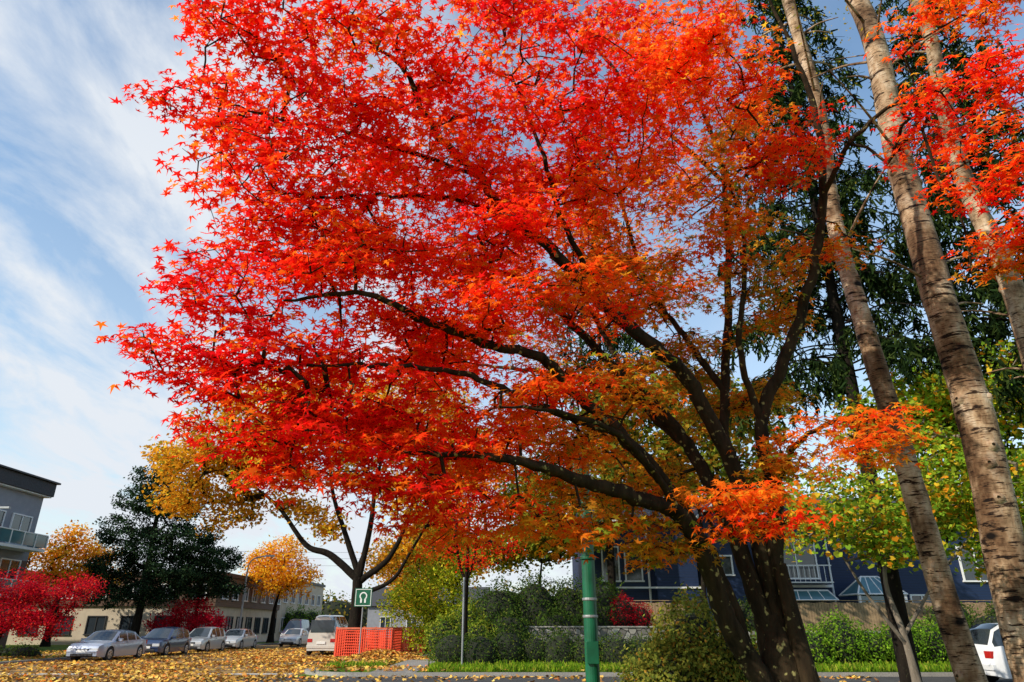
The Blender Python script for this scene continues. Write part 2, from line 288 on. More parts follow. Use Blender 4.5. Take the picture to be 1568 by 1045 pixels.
# boughs: x,y,z, tone(0 red..1 orange..2 olive), scale
B=[(-2.3,4.7,6.72,0,.5),(-2.6,4.9,6.06,0,.45),(-1.95,5.1,5.71,0,.5),(-2.1,4.9,5.15,0,.4),(-1.8,5.3,4.92,.1,.5),(-1.95,5.2,4.46,.1,.5),(-2.3,5,4.15,0,.45),(-2.35,5,3.68,-.3,.5),
(-2.0,5.1,3.35,-.2,.5),(-1.8,5.3,2.95,0,.42),(-1.35,5.5,2.78,0,.42),(-.9,5.8,2.62,.2,.42),(-.36,6.1,2.55,.7,.45),(.41,6.6,2.5,1.2,.5),(1.2,7.0,2.42,1.6,.5),(1.8,7.7,2.5,1.7,.45),
(-1.9,4.9,6.6,.1,.7),(-1.4,5,6.9,.1,.8),(-.56,5.2,7.1,.2,.85),(.46,5.5,7.4,.1,.9),(1.59,5.8,7.7,.3,.9),(2.2,6,7.34,.4,.8),(-1.6,5.2,6.1,.1,.7),(-1.1,5.6,5.87,.3,.75),(-.45,5.8,6.6,.2,.85),(.49,6.2,6.96,.2,.9),
(1.59,6.8,7.27,.6,.9),(-1.5,5.6,5.32,.2,.7),(-.85,6,5.2,.4,.75),(.13,7,6.64,.2,.9),(1.32,7.5,6.59,.9,.9),(2.5,7.8,7.43,1.1,.8),(-1.55,5.5,4.36,.3,.7),(-.95,5.9,4.36,.2,.75),(-.2,7.5,5.55,.7,.8),(1.03,8.2,5.91,1.4,.8),
(-1.8,5.3,3.71,-.1,.65),(-1.4,5.6,3.53,0,.7),(-.85,5.9,3.44,.3,.7),(-.15,6.4,3.2,.9,.65),(.66,8.5,4.8,1.4,.8),(1.96,8.5,5.87,1.7,.8),(1.78,8.5,3.4,1.8,.6),(.82,7.5,2.9,1.4,.55),(-1.55,5.5,3.1,.1,.55),(-1.0,5.8,3.0,.2,.6),
(-.4,6,2.9,.6,.6),(3.37,8.5,6.92,1.3,.55),(3.34,8,5.34,1.6,.45),(2.82,7,3.22,1,.4),(3.26,6.5,3.49,1,.4),(3.36,6.3,3.18,1.2,.4),(2.06,6.3,2.7,.8,.33),(3.41,6.5,6.74,.5,.33),(4.0,7.5,6,1.1,.42),
(4.43,5.8,6.61,.3,.55),(4.48,5.3,5.7,.2,.45),(4.8,5.2,6.58,.2,.6),(4.76,5.6,5.25,.5,.45),(4.77,5.3,7.47,.5,.7),(5.01,6,4.98,.9,.35),(2.58,9.5,5.17,1.8,.8),(.68,9,7.83,.3,1),(-.79,9,4.98,.4,.8),
(-.5,7.4,4.4,.5,.7),(.2,7.6,4.0,1.0,.6),(-1.1,7.2,4.9,.3,.7),(-.9,7,6.2,.1,.8),(-.2,8.6,6.6,.2,.9),(1.0,9,3.9,1.5,.7),(-.4,8,3.5,.7,.6),
(1.6,8.8,4.6,1.7,.65),(2.6,8.9,4.3,1.8,.55),(2.4,9,6.4,1.5,.75),(3.5,9,4.6,1.7,.5),(1.6,7.2,5.4,1.4,.5),(2.3,6.9,5.8,1.2,.5),(3.3,8,8.3,1.1,.6),(2.2,6.2,2.5,.9,.28),(.3,5.7,3.5,.8,.45),(1.1,6.1,3.7,1.2,.4),(0,5.5,5.0,.3,.55),(.7,5.9,4.6,.9,.5),
(2.6,6.2,7.6,.6,.6),(3.0,6.6,6.7,.9,.5),(1.9,6.3,6.3,.9,.6),(1.2,6.1,5.8,.7,.6),(2.8,7.2,5.4,1.5,.5),(.9,7,5.5,1.2,.55),(.2,6.5,4.7,.9,.55),(2.2,8.4,4.9,1.7,.6),(1.3,8.2,4.3,1.6,.5),(3.0,8.2,4.2,1.5,.45),
(-1.7,5.7,5.0,.1,.6),(-1.25,5.3,4.8,.2,.6),(-1.9,5.3,5.4,0,.5),(-.4,5.6,5.7,.3,.65),(.4,5.8,6.2,.2,.7),(1.2,6,6.9,.2,.7),(-.3,5.3,4.3,.3,.5),(2,6.6,8.3,.4,.8),(-.2,9.3,5.7,.4,.9),(1.3,9.6,6.0,1.2,.9),(.2,9.4,4.2,1.0,.7),(2.3,9.4,3.6,1.8,.6),(1.7,9.6,7.4,.9,.9),
(.6,7.2,3.4,1.4,.5),(1.5,7.4,3.0,1.7,.4),(-1.6,6.8,6.6,0,.7),(-1.3,6.6,4.1,.1,.6),(-1.5,6.4,3.4,0,.5),
(0,6,8.6,.1,.7),(1.6,7,9.2,.2,.8),(3,8,10,.3,.8)]
pads=[]
for x,y,z,tn,s in B:
    m=int(round(2+6.5*s*s)); e=ellip(m,.72*s+.05,.85*s+.05,.5*s)
    for q in e: pads.append((x+q[0],y+q[1],z+q[2],tn+R.normal(0,.25)-(.1 if x<.8 else 0),R.uniform(.28,.44)))
for x,y,z,r in [(-2.85,4.7,6.86,.16),(-2.6,4.65,6.6,.2),(-3.25,4.9,6.06,.14),(-3.0,4.9,6.02,.2),(-2.55,5,5.2,.14),(-2.35,5.05,5.5,.2),(-2.35,5.2,4.85,.16),(-2.75,5,4.25,.16),(-2.55,5,4.4,.2),(-2.95,5,3.66,.14),(-2.75,5,3.75,.2),(-2.75,5.05,3.42,.16),(-2.45,5.2,3.05,.15),(-2.2,5.2,2.9,.2),(-1.9,5.4,2.72,.16)]:
    pads.append((x,y,z,R.normal(-.1,.15),r))
att=[];tone=[]
for x,y,z,tn,r in pads:
    k=max(4,int(50*r*r+5)); a=R.uniform(0,6.28,k); rr_=r*np.sqrt(R.random(k)); q=np.stack([np.cos(a)*rr_,np.sin(a)*rr_*1.1,R.normal(0,.035,k)-.35*rr_**2-.1*rr_*np.cos(a-math.pi)],1)
    att.append(q+np.array([x,y,z])); tone.append(np.full(k,tn))
att=np.vstack(att);tone=np.concatenate(tone)+R.normal(0,.12,len(att))
P,par,w,n0=grow(nodes,att,.2,.08,.25)
idx=np.arange(n0,len(P)); rr=lambda k:np.minimum(.0026*np.maximum(w[k],1)**.42,.022)
ra=np.where(par[idx]>=n0,rr(par[idx]),rr(idx)*1.1)
parts.append(frustums(P[par[idx]],P[idx],ra,rr(idx),4))
V,F=join(parts); mkmesh('trunk_and_limbs',V,F,[M_BARK],maple,None,True)
K=max(8,int(round(80000/len(att)))); n=len(att)*K; c=np.repeat(att,K,0); tn=np.repeat(tone,K)
off=cn((n,3))*np.array([.12,.12,.035]); rad2=off[:,0]**2+off[:,1]**2; off[:,2]-=rad2*1.0
nr=np.stack([R.normal(0,.45,n)-.12,R.normal(0,.45,n)-.3,np.ones(n)],1); nr[:,:2]+=off[:,:2]*2.2
f=np.clip(tn+R.normal(0,.3,n),-.6,2.2)[:,None]
cr=np.array(RED);co=np.array(ORG);cl=np.array(OLV);dr=np.array(DRED)
col=np.where(f<0,cr+(dr-cr)*np.clip(-f*1.6,0,1),np.where(f<1,cr+(co-cr)*np.clip(f,0,1)**1.2,co+(cl-co)*np.clip((f-1)*1.1,0,1)))
yy=R.random(n)<.1; col[yy]=np.array(ORG)*1.0; gg=(R.random(n)<.18)&(tn>1.1); col[gg]=np.array(GRN)*1.6; gg=(R.random(n)<.15)&(tn>.6); col[gg]=np.array(YEL)
col=np.clip(col*(1+R.normal(0,.13,(n,1))),.003,.95)
leaves('foliage',c+off,nr,R.uniform(.05,.078,n),col,LEAF5,M_LEAF,maple)

# ------------------------------------------------------------------ generic deciduous tree
def tree(name,base,trunk,r0,clumps,natt,nleaf,size,pal,wts,bark=M_BARK2,tmpl=LEAF4,spread=.35,tipr=.006,mat=None,extra=None,step=.6,flat=.6):
    rt=root(name,base); base=np.array(base,float)
    T=crom(np.array(trunk,float)+base,6); t=np.linspace(0,1,len(T))
    parts=[tube(T,r0*(1-t*.75)*(1+.5*np.exp(-t*14)),12,.07)]; nd=[T[int(len(T)*.45):]]
    for L,ra_,rb_ in (extra or []):
        Q=crom(np.array(L,float)+base,6); parts.append(tube(Q,np.linspace(ra_,rb_,len(Q)),8)); nd.append(Q[3:])
    vol=np.array([c[3]**2 for c in clumps]); a=[];shade=[]
    for cc,v in zip(clumps,vol/vol.sum()):
        k=max(4,int(natt*v)); rz=cc[4] if len(cc)>4 else cc[3]*.75
        a.append(ellip(k,cc[3],cc[3],rz,.35)+np.array(cc[:3])+base); shade.append(np.full(k,R.normal(1,.16)))
    a=np.vstack(a); shade=np.concatenate(shade)
    P,par,w,n0=grow(np.vstack(nd),a,step,.05,.5); idx=np.arange(n0,len(P))
    rr=lambda k:np.minimum(tipr*np.maximum(w[k],1)**.55,r0*.45)
    ra=np.where(par[idx]>=n0,rr(par[idx]),rr(idx)*1.15)
    parts.append(frustums(P[par[idx]],P[idx],ra,rr(idx),5)); V,F=join(parts); mkmesh('trunk_and_limbs',V,F,[bark],rt,None,True)
    K=max(1,nleaf//len(a)); n=len(a)*K; off=cn((n,3),1,2)*np.array([spread,spread,spread*flat])
    col=pick(pal,wts,n)*np.repeat(shade,K)[:,None]
    leaves('foliage',np.repeat(a,K,0)+off,R.normal(0,.7,(n,3))+np.array([0,0,.8]),R.uniform(.7,1.2,n)*size,np.clip(col,0,.88),tmpl,mat or M_LEAF2,rt)
    return rt
GOLD=[(.78,.34,.02),(.86,.48,.035),(.56,.23,.018),(.3,.28,.025)]
tree('golden_maple_tree',(-8.6,40.6,0),[(0,0,-.1),(0,0,2),(-.1,0,4.2),(.1,0,5.2)],.5,
 [(-8.4,0,12.0,2.9),(-9.8,-1,9.4,2.6),(-7.8,0,7.8,1.8),(-11,0,11,1.8),(-6,0,13.5,3.3),(-5.5,-1,10.4,2.6),(-2,0,14,3.6),(2.5,0,13.5,3.6),(5,0,11,3),(0,1,10.4,2.2),(-4.3,1,8.0,1.5),(4.8,1,8.2,2.0),(2,-1,8.6,1.3),(-2.2,1,7.4,1.2)],540,44000,.2,GOLD,[5,4,2,1.6],spread=.45,tipr=.018,
 extra=[([(0,0,4),(-1.8,0,5.4),(-3.2,0,5.9),(-5,0,8),(-7,0,9.5)],.24,.06),([(0,0,4.2),(-1,0,6.5),(-2,0,9),(-2.5,0,12)],.2,.06),([(0,0,4.2),(.4,0,7),(.6,0,10),(1.4,0,13)],.2,.06),([(.1,0,4),(1.6,0,5.2),(2.6,0,7.5),(3.4,0,11)],.2,.06),([(0,0,3.2),(1.8,.2,4.0),(2.8,.2,5.6),(4.5,0,8.5)],.14,.05)])
tree('yellow_street_tree',(-7.2,62,0),[(0,0,0),(0,0,3),(.3,0,6)],.3,[(0,0,8.5,3.2),(-3,0,7,2.4),(2.5,0,7.5,2.6),(0,0,11,2.4),(-1,0,5,2)],240,11000,.26,GOLD,[4,3,3,2],spread=.55,tipr=.015)
tree('yellow_street_tree',(-9,85,0),[(0,0,0),(0,0,3),(.3,0,6)],.35,[(0,0,9,4),(-4,0,8,3),(3,0,9,3.4),(0,0,12,3),(-2,0,5,2.6)],220,9000,.34,GOLD,[3,3,3,1],spread=.7,tipr=.015)
tree('orange_street_tree',(-24.3,75,0),[(0,0,0),(0,0,3),(.3,0,5)],.3,[(0,0,6.6,3),(-1.5,0,7.4,2.2),(2,0,6,2),(.4,0,9,2)],200,9000,.22,[(.85,.36,.02),(.88,.5,.03),(.65,.25,.015)],[4,3,2],spread=.5,tipr=.012)
tree('orange_tree',(-37.5,60,0),[(0,0,0),(0,0,3),(.3,0,5)],.3,[(0,0,6.8,3),(-2.5,0,6,2.4),(2.5,0,6,2.4),(.4,0,8.4,1.5)],180,9000,.2,[(.8,.33,.02),(.85,.45,.03),(.5,.18,.015)],[4,3,2],spread=.5,tipr=.012)
tree('red_maple_shrub',(-26,37.5,0),[(0,0,0),(.1,0,.9),(.4,0,1.6)],.16,[(0,0,3.3,1.9,1.1),(-2.4,0,2.9,1.6,1.1),(2.2,-.3,2.7,1.7,1.1),(3.6,-.5,3.4,1.2,.6),(1,-1,2.0,1.7,.8),(-1.6,-1,2.0,1.7,.8),(2.6,-1,1.7,1.4,.6)],330,26000,.09,[(.65,.012,.025),(.3,.008,.025),(.8,.06,.03)],[4,3,1],spread=.26,tipr=.008)
tree('crimson_shrub',(-25,57,0),[(0,0,0),(.1,0,.6),(.2,0,1.2)],.12,[(0,0,2.3,1.9,1.3),(1.4,0,1.8,1.4,1),(-1.5,0,1.8,1.4,1)],120,7000,.13,[(.6,.01,.03),(.35,.008,.025)],[4,3],spread=.3,tipr=.008)
tree('young_red_maple_tree',(-2.05,32,0),[(0,0,0),(0,0,2.5),(.05,0,4.2),(.1,0,6)],.16,[(0,0,6,1.4,.8),(-1.1,0,4.9,.9,.4),(1.3,0,5,1,.5),(.2,0,7.5,1.4,.8),(.3,-.8,4.2,.7,.3)],130,3800,.1,[(.85,.02,.01),(.85,.14,.01)],[3,1],spread=.3,tipr=.012,step=.4,
 extra=[([(0,0,3.4),(-.35,0,4.4),(-.5,0,6)],.08,.03),([(0,0,3.4),(.35,0,4.4),(.5,0,6)],.08,.03)])
YG=[(.34,.42,.025),(.5,.48,.03),(.66,.54,.05),(.18,.28,.02)]
tree('yellow_green_tree',(-5.0,44,0),[(0,0,0),(0,0,1),(.1,0,2.5)],.12,[(0,0,3.6,1.9,1.6),(-1.6,0,2.6,1.2,1.1),(1.2,0,4.8,1.5,1.2),(0,0,1.6,1.5,1),(1.8,0,2.6,1.4,1.2),(.5,0,6.2,1.6,1)],230,13000,.14,YG,[4,4,2,2],spread=.35,tipr=.008)
GR=[(.12,.17,.02),(.3,.3,.03),(.5,.3,.03),(.55,.2,.02)]
tree('garden_tree',(9.5,36,0),[(0,0,0),(0,0,3),(.2,0,6)],.2,[(0,0,10,2.8),(-3,0,9.2,2.2),(3,0,9,2.3),(0,0,13,2.6),(-3.6,0,12.2,2.2),(3.6,0,12.5,2.2),(-5.2,0,7.6,1.4,.8)],300,14000,.19,GR,[4,4,2,2],tmpl=LEAF6,spread=.45,tipr=.01)
tree('garden_tree',(1.5,41,0),[(0,0,0),(0,0,3),(.2,0,5)],.18,[(0,0,6.4,2.2,1.4),(-2.4,0,5.6,1.6,1),(2.2,0,6.6,1.8,1.1),(0,0,8.8,2.2,1.6)],220,10000,.17,[(.2,.26,.025),(.4,.38,.035),(.6,.35,.03)],[4,3,3],tmpl=LEAF6,spread=.45,tipr=.01)
tree('broadleaf_tree',(9.6,18,0),[(0,0,0),(-.1,0,1.4),(-.3,0,2.6),(0,0,4)],.1,[(-1.6,-1,4.4,1.4,.8),(-.4,-1,3.6,1.2,.7),(1.2,-1,5.2,1.6,1),(2.8,-1,4.6,1.6,1),(1.0,0,7,1.5,.9),(3.2,0,7.4,2.2,1.2),(2.6,-1,3.4,1.4,.8),(-2.4,-1,3.7,.8,.5)],380,16000,.09,
 [(.22,.4,.03),(.42,.52,.04),(.82,.52,.04),(.85,.32,.02),(.1,.17,.015)],[4,4,2,1.4,1.5],bark=M_BARKP,tmpl=LEAF6,spread=.27,tipr=.005,step=.4,
 extra=[([(-.1,0,1.2),(-1,-.3,2.4),(-1.8,-.6,3.8)],.05,.02),([(-.1,0,1.4),(1,-.2,2.8),(2.4,-.5,4.2)],.05,.02)])
tree('broadleaf_tree',(17,24,0),[(0,0,0),(0,0,3),(0,0,6)],.2,[(0,0,6,3,2),(-3.5,0,5,2,1.3),(2,0,9,3,2),(-2,0,8.5,2.4,1.6)],260,11000,.16,[(.18,.3,.02),(.36,.42,.03),(.6,.4,.03),(.08,.14,.01)],[4,3,2,1.5],tmpl=LEAF6,spread=.45,tipr=.01)

# ------------------------------------------------------------------ birches
def birch(base,h,r,lean,sd):
    rt=root('birch_tree',base); b=np.array(base,float); rg=np.random.default_rng(sd)
    pts=[b+np.array([lean*z+rg.normal(0,.06),rg.normal(0,.06),z]) for z in np.linspace(-.1,h,10)]
    Q=crom(pts,10); t=np.linspace(0,1,len(Q)); rad=r*(1-.6*t)*(1+rg.normal(0,.018,len(Q))); parts=[tube(Q,rad,18,.02)]
    for i in range(18):
        k=int(rg.uniform(.3,.98)*(len(Q)-1)); p=Q[k]; a=rg.uniform(0,6.28); L=rg.uniform(.5,1.8)
        d=np.array([math.cos(a),math.sin(a),.5]); parts.append(tube(crom([p,p+d*L*.5,p+d*L+np.array([0,0,-.15])],5),np.linspace(.026,.007,11),6))
    for i in range(20):
        k=int(rg.uniform(.05,.8)*(len(Q)-1)); p=Q[k]; a=rg.uniform(0,6.28); d=np.array([math.cos(a),math.sin(a),.15]); parts.append(tube([p+d*rad[k]*.5,p+d*rad[k]*1.02,p+d*(rad[k]*1.14)],[.09,.065,.02],8))
    V,F=join(parts); mkmesh('trunk_and_limbs',V,F,[M_BIRCH],rt,None,True)
    n=800; c=Q[(R.uniform(.6,1,n)*(len(Q)-1)).astype(int)]+R.normal(0,1,(n,3))*np.array([.9,.9,.5])
    leaves('foliage',c,R.normal(0,1,(n,3)),R.uniform(.03,.05,n),pick([(.5,.35,.03),(.15,.2,.02)],[2,1],n),LEAF4,M_LEAF2,rt)
birch((5.36,9,0),17,.165,-.03,3); birch((5.56,8,0),18,.235,0,5); birch((8.25,10,0),16,.22,-.01,9)

# ------------------------------------------------------------------ conifers
def spruce(name,base,h,z0,rad,nb,strands,size,cols=[(.018,.035,.01),(.05,.075,.018),(.008,.016,.006)],droop=.35,hang=1.0,tr=.25):
    rt=root(name,base); b=np.array(base,float); T=crom([b+np.array([0,0,z]) for z in (-.1,h*.3,h*.6,h)],8)
    parts=[tube(T,np.linspace(tr,.03,len(T)),12,.05)]; C=[];D=[]
    for i in range(nb):
        z=z0+(h-z0)*R.random()**1.15; f=(h-z)/(h-z0); L=rad*(.25+.75*f)*R.uniform(.55,1.15); a=R.uniform(0,6.28)
        o=b+np.array([0,0,z]); d=np.array([math.cos(a),math.sin(a),0]); pts=[o,o+d*L*.35+np.array([0,0,.05*L]),o+d*L*.7+np.array([0,0,-droop*.35*L]),o+d*L+np.array([0,0,-droop*.6*L])]
        Q=crom(pts,5); parts.append(tube(Q,np.linspace(.03,.006,len(Q)),4))
        ns=int(16*L/rad)+3; per=max(3,int(strands*L/rad/ns))
        for s_ in range(ns):
            k=int(R.uniform(.1,1)**.8*(len(Q)-1)); hl=R.uniform(.3,1.2)*hang*(.5+.5*L/rad); sw=np.cross(d,[0,0,1])*R.normal(0,.25)+d*.15
            u=R.random((per,1)); p=Q[k]+(sw+np.array([0,0,-1.]))*hl*u+R.normal(0,.03,(per,3)); C.append(p); D.append(R.normal(0,.55,(per,3))+np.array([0,0,-.8]))
    V,F=join(parts); mkmesh('trunk_and_limbs',V,F,[M_BARK2],rt,None,True)
    C=np.vstack(C);D=np.vstack(D);D/=np.linalg.norm(D,axis=1)[:,None]; n=len(C)
    a=R.normal(0,1,(n,3)); a-=D*np.sum(a*D,1)[:,None]; a/=np.linalg.norm(a,axis=1)[:,None]; L=R.uniform(.6,1.3,n)*size; wd=L*.25
    TV=NEED[0]; V=C[:,None,:]+a[:,None,:]*TV[None,:,0:1]*wd[:,None,None]+D[:,None,:]*TV[None,:,1:2]*L[:,None,None]
    F=(NEED[1][None]+np.arange(n)[:,None,None]*4).reshape(-1,4)
    mkmesh('foliage',V.reshape(-1,3),F,[M_NEEDLE],rt,None,False,np.repeat(pick(cols,[3,2,2],n),4,axis=0))
spruce('spruce_tree',(9.7,18.5,0),27,8.0,4.0,210,310,.22)
spruce('spruce_tree',(14.2,17.5,0),25,7.2,3.9,190,290,.22)
spruce('spruce_tree',(5.6,40.5,0),38,11,5.5,120,200,.38,hang=1.8)
PINE=[(.022,.045,.022),(.04,.072,.03),(.01,.02,.012)]
tree('pine_tree',(-28,55,0),[(0,0,0),(.1,0,4),(0,0,9),(.2,0,14.4)],.32,[(0,0,14,1.3,1.2),(-.9,0,12.6,1.5,1),(1.2,0,12.2,1.6,1.1),(-1.7,0,10.8,1.8,1.2),(1.8,0,10.4,2.0,1.2),(-2.2,0,8.4,2.1,1.2),(2.3,0,8,2.3,1.2),(-2.2,0,5.8,2.3,1.3),(2,0,5.6,2.4,1.3),(0,0,10.5,2,2),(0,0,7,2.3,2),(-2.8,0,3.8,1.8,.9),(.6,0,4,2.2,1)],520,38000,.16,PINE,[3,2,2],tmpl=LEAF4,spread=.28,tipr=.012,mat=M_NEEDLE)
tree('pine_tree',(-24.6,57,0),[(0,0,0),(.1,0,3),(0,0,8.2)],.2,[(0,0,8.2,1,1),(-1,0,6.8,1.5,1),(1.3,0,6.4,1.7,1),(0,0,4.8,2.2,1.3),(2.2,0,4.4,1.2,.7)],240,16000,.15,PINE,[3,2,2],tmpl=LEAF4,spread=.28,tipr=.012,mat=M_NEEDLE)

# ------------------------------------------------------------------ shrubs and hedges
def shrub(name,lumps,n,size,pal,wts,tmpl=LEAF4,core=.78,z0=0):
    c0=np.mean([l[:2] for l in lumps],0); rt=root(name,(c0[0],c0[1],z0)); ar=np.array([l[3]*l[4]+l[3]*l[5] for l in lumps]); C=[];Nn=[];sh=[]
    mb=[]
    for l,a in zip(lumps,ar/ar.sum()):
        k=max(10,int(n*a)); d=R.normal(0,1,(k,3)); d/=np.linalg.norm(d,axis=1)[:,None]; rr=1+R.normal(0,.08,k)-.25*R.random(k)**3
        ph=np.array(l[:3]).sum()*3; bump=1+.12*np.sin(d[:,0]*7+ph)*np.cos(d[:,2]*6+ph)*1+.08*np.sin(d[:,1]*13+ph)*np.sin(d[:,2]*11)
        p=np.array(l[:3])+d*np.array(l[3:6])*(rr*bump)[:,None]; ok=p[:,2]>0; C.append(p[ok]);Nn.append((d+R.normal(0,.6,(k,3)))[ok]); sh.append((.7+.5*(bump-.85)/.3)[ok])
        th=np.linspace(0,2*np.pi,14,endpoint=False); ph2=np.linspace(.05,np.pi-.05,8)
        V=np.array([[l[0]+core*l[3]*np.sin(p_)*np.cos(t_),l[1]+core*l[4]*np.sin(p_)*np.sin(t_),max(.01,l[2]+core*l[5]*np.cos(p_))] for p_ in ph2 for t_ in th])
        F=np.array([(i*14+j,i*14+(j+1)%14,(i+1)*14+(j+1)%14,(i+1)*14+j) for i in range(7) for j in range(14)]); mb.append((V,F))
    C=np.vstack(C);Nn=np.vstack(Nn);sh=np.concatenate(sh)
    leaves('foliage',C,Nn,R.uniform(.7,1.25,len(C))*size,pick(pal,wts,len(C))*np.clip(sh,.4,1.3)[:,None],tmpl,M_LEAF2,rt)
    V,F=join(mb); mkmesh('dark_filler_core',V,F,[M_SHCORE],rt,None,True)  # solid dark ellipsoids added inside the foliage to stop see-through, no real twigs
def lumps(x0,x1,y,ry,z,rz,step=1.0,j=.2):
    out=[];x=x0
    while x<=x1: out.append((x,y+R.normal(0,j),z+R.normal(0,j*.5),step*.85,ry,rz+R.normal(0,j*.6))); x+=step
    return out
DG=[(.045,.09,.018),(.075,.13,.022),(.14,.17,.03)];BG=[(.15,.31,.02),(.26,.4,.035),(.07,.14,.015)]
shrub('front_shrub',[(2.35,10.2,.6,1.0,.95,.95),(2.5,10.3,1.35,.62,.6,.68),(1.8,10,.4,.65,.6,.7),(3.1,10.2,.5,.7,.7,.9),(2.1,9.9,1.0,.45,.4,.5),(2.9,10.1,1.2,.4,.4,.45)],30000,.045,[(.19,.22,.035),(.3,.28,.045),(.1,.13,.025),(.42,.22,.035)],[4,3,3,1],core=.6)
shrub('clipped_hedge',lumps(-2.4,6.6,30.6,.8,.55,.85,1.1),15000,.065,DG,[3,4,2])
shrub('dark_shrub',[(-.8,38,1.8,1.6,1.3,2),(1.2,38.5,2,1.5,1.4,2.2),(3.0,39,1.9,1.5,1.3,2.1),(4.6,38,2.1,1.3,1.2,1.9),(2.2,36.6,1.2,1.2,.8,1.2),(-.2,36,1.2,1.3,.8,1.1)],20000,.1,DG,[4,3,1])
shrub('rhododendron_shrub',[(-2.2,36,1.3,1.1,1,1.4),(-3.2,35.4,1,1,.9,1.1),(-1.6,35,.9,1,.8,1)],9000,.09,[(.16,.25,.025),(.34,.37,.04),(.08,.15,.02)],[3,3,2])
shrub('crimson_shrub',[(5.6,37.4,2.2,.8,.7,.9),(6.5,37.5,2,.7,.6,.7)],3500,.07,[(.5,.012,.025),(.28,.01,.02)],[2,1])
shrub('green_hedge',lumps(11.0,18.5,30.8,1.1,.75,1.05,1.2,.3),22000,.08,BG,[4,3,3])
shrub('low_hedge',lumps(-30,-25,40,.8,.3,.5,1.1),3500,.08,DG,[3,4,2])
shrub('distant_hedge',lumps(-27,-23,88,1.5,1.8,2,1.6),5000,.14,[(.1,.2,.025),(.17,.28,.03)],[1,1])
shrub('distant_treeline',lumps(-120,-24,150,5,4,5,7,1)+lumps(-22,90,160,5,4,6.5,7,1.5),22000,.55,[(.1,.13,.03),(.4,.25,.03),(.18,.2,.03)],[3,2,2])
shrub('laurel_shrub',lumps(19.5,30,32.5,1.1,.9,1.2,1.4,.25),8000,.1,DG,[3,3,2])
shrub('terrace_shrub',[(9.5,38,1.8,1,.8,.8),(12.3,38.2,1.9,1.3,.8,1.1),(23,38.6,2,1.3,.8,.9),(26,38.4,2,1.3,.8,1.0)],6500,.09,DG,[3,3,2])

# ------------------------------------------------------------------ ground, roads
KY=26.2   # far kerb of the cross street
def sheet(name,x0,x1,y0,y1,z,mat,parent=None):
    return mkmesh(name,[(x0,y0,z),(x1,y0,z),(x1,y1,z),(x0,y1,z)],[(0,1,2,3)],[mat],parent)
sheet('ground',-600,600,-200,1200,0,M_GRASS)
sheet('cross_street',-300,300,14.5,KY,.006,M_ROAD)
sheet('side_street',-23,-7.6,KY,400,.010,M_LEAFROAD)
mb=MB()
mb.box(-5.2,300,KY,KY+.2,0,.13,M_CONC); mb.box(-300,-25.5,KY,KY+.2,0,.13,M_CONC)
mb.box(-7.6,-7.35,KY+2.6,400,0,.13,M_CONC); mb.box(-23.25,-23,KY+2.6,400,0,.13,M_CONC); mb.box(-300,300,14.25,14.5,0,.13,M_CONC)
for cx,cy,a0,a1,r in((-5.2,KY+2.6,180,270,2.4),(-25.5,KY+2.6,270,360,2.4)):
    for i in range(10):
        t0=math.radians(a0+(a1-a0)*i/10);t1=math.radians(a0+(a1-a0)*(i+1)/10); ro=r+.2;ri=r-.05
        q=[(cx+math.cos(t)*k,cy+math.sin(t)*k) for t,k in((t0,ri),(t0,ro),(t1,ro),(t1,ri))]
        mb.add([(x,y,0) for x,y in q]+[(x,y,.128) for x,y in q],[(4,5,6,7),(0,1,5,4),(1,2,6,5),(2,3,7,6),(3,0,4,7)],M_CONC)
mb.done('kerb')
mb=MB(); mb.box(-7.35,-5.2,KY+2.6,300,.0,.11,M_GRASS); mb.box(-300,-23.25,KY+2.8,300,0,.11,M_GRASS); mb.box(-5.2,-3.0,KY+.2,300,0,.11,M_GRASS)
xs=np.linspace(-3,80,160); ys=[KY+.2,KY+1.2,KY+2.6,KY+4.2,KY+5.6,36]; hz=[.11,.13,.18,.25,.32,.35]
V=[(x,y,z*(min(1,(x+3)/2.5)*.8+.2 if j else 1)+ (.02*math.sin(x*1.7+y) if j else 0)) for i,x in enumerate(xs) for j,(y,z) in enumerate(zip(ys,hz))]
F=[(i*6+j,(i+1)*6+j,(i+1)*6+j+1,i*6+j+1) for i in range(159) for j in range(5)]; mb.add(V,F,M_GRASS); mb.done('grass_verge')
n=24000; g_=np.column_stack([R.uniform(-7.3,26,n),KY+.25+R.random(n)**1.3*4.2,np.full(n,.15)]); g_=g_[(g_[:,0]>-3)|(g_[:,1]>KY+2.8)]
g_=g_[(g_[:,0]<-5.0)|(g_[:,0]>-3.3)]; n=len(g_); D_=R.normal(0,.35,(n,3))+np.array([0,0,1.]); a_=R.normal(0,1,(n,3)); a_[:,2]=0; a_/=np.linalg.norm(a_,axis=1)[:,None]; L_=R.uniform(.06,.16,n)
TV=NEED[0]; V=g_[:,None,:]+a_[:,None,:]*TV[None,:,0:1]*.05+D_[:,None,:]*TV[None,:,1:2]*L_[:,None,None]; F=(NEED[1][None]+np.arange(n)[:,None,None]*4).reshape(-1,4)
mkmesh('grass_blades',V.reshape(-1,3),F,[M_LEAF2],None,None,False,np.repeat(pick([(.11,.22,.015),(.22,.33,.02),(.36,.36,.05)],[3,3,1],n),4,axis=0))
mb=MB(); mb.box(-5.0,-3.4,KY+.2,300,.1,.125,M_CONC); mb.box(-27.5,-26,KY+.2,300,.1,.125,M_CONC); mb.done('sidewalk')
mb=MB(); mb.box(.2,80,36.4,60,0,1.3,M_GRASS); mb.done('garden_terrace')
mb=MB(); mb.box(.2,10.5,36,36.4,0,1.55,M_STONE); mb.box(10.5,60,36,36.4,0,1.4,M_STONE); mb.box(.1,10.6,35.95,36.45,1.55,1.62,M_CONC); mb.done('stone_wall',None,.02)
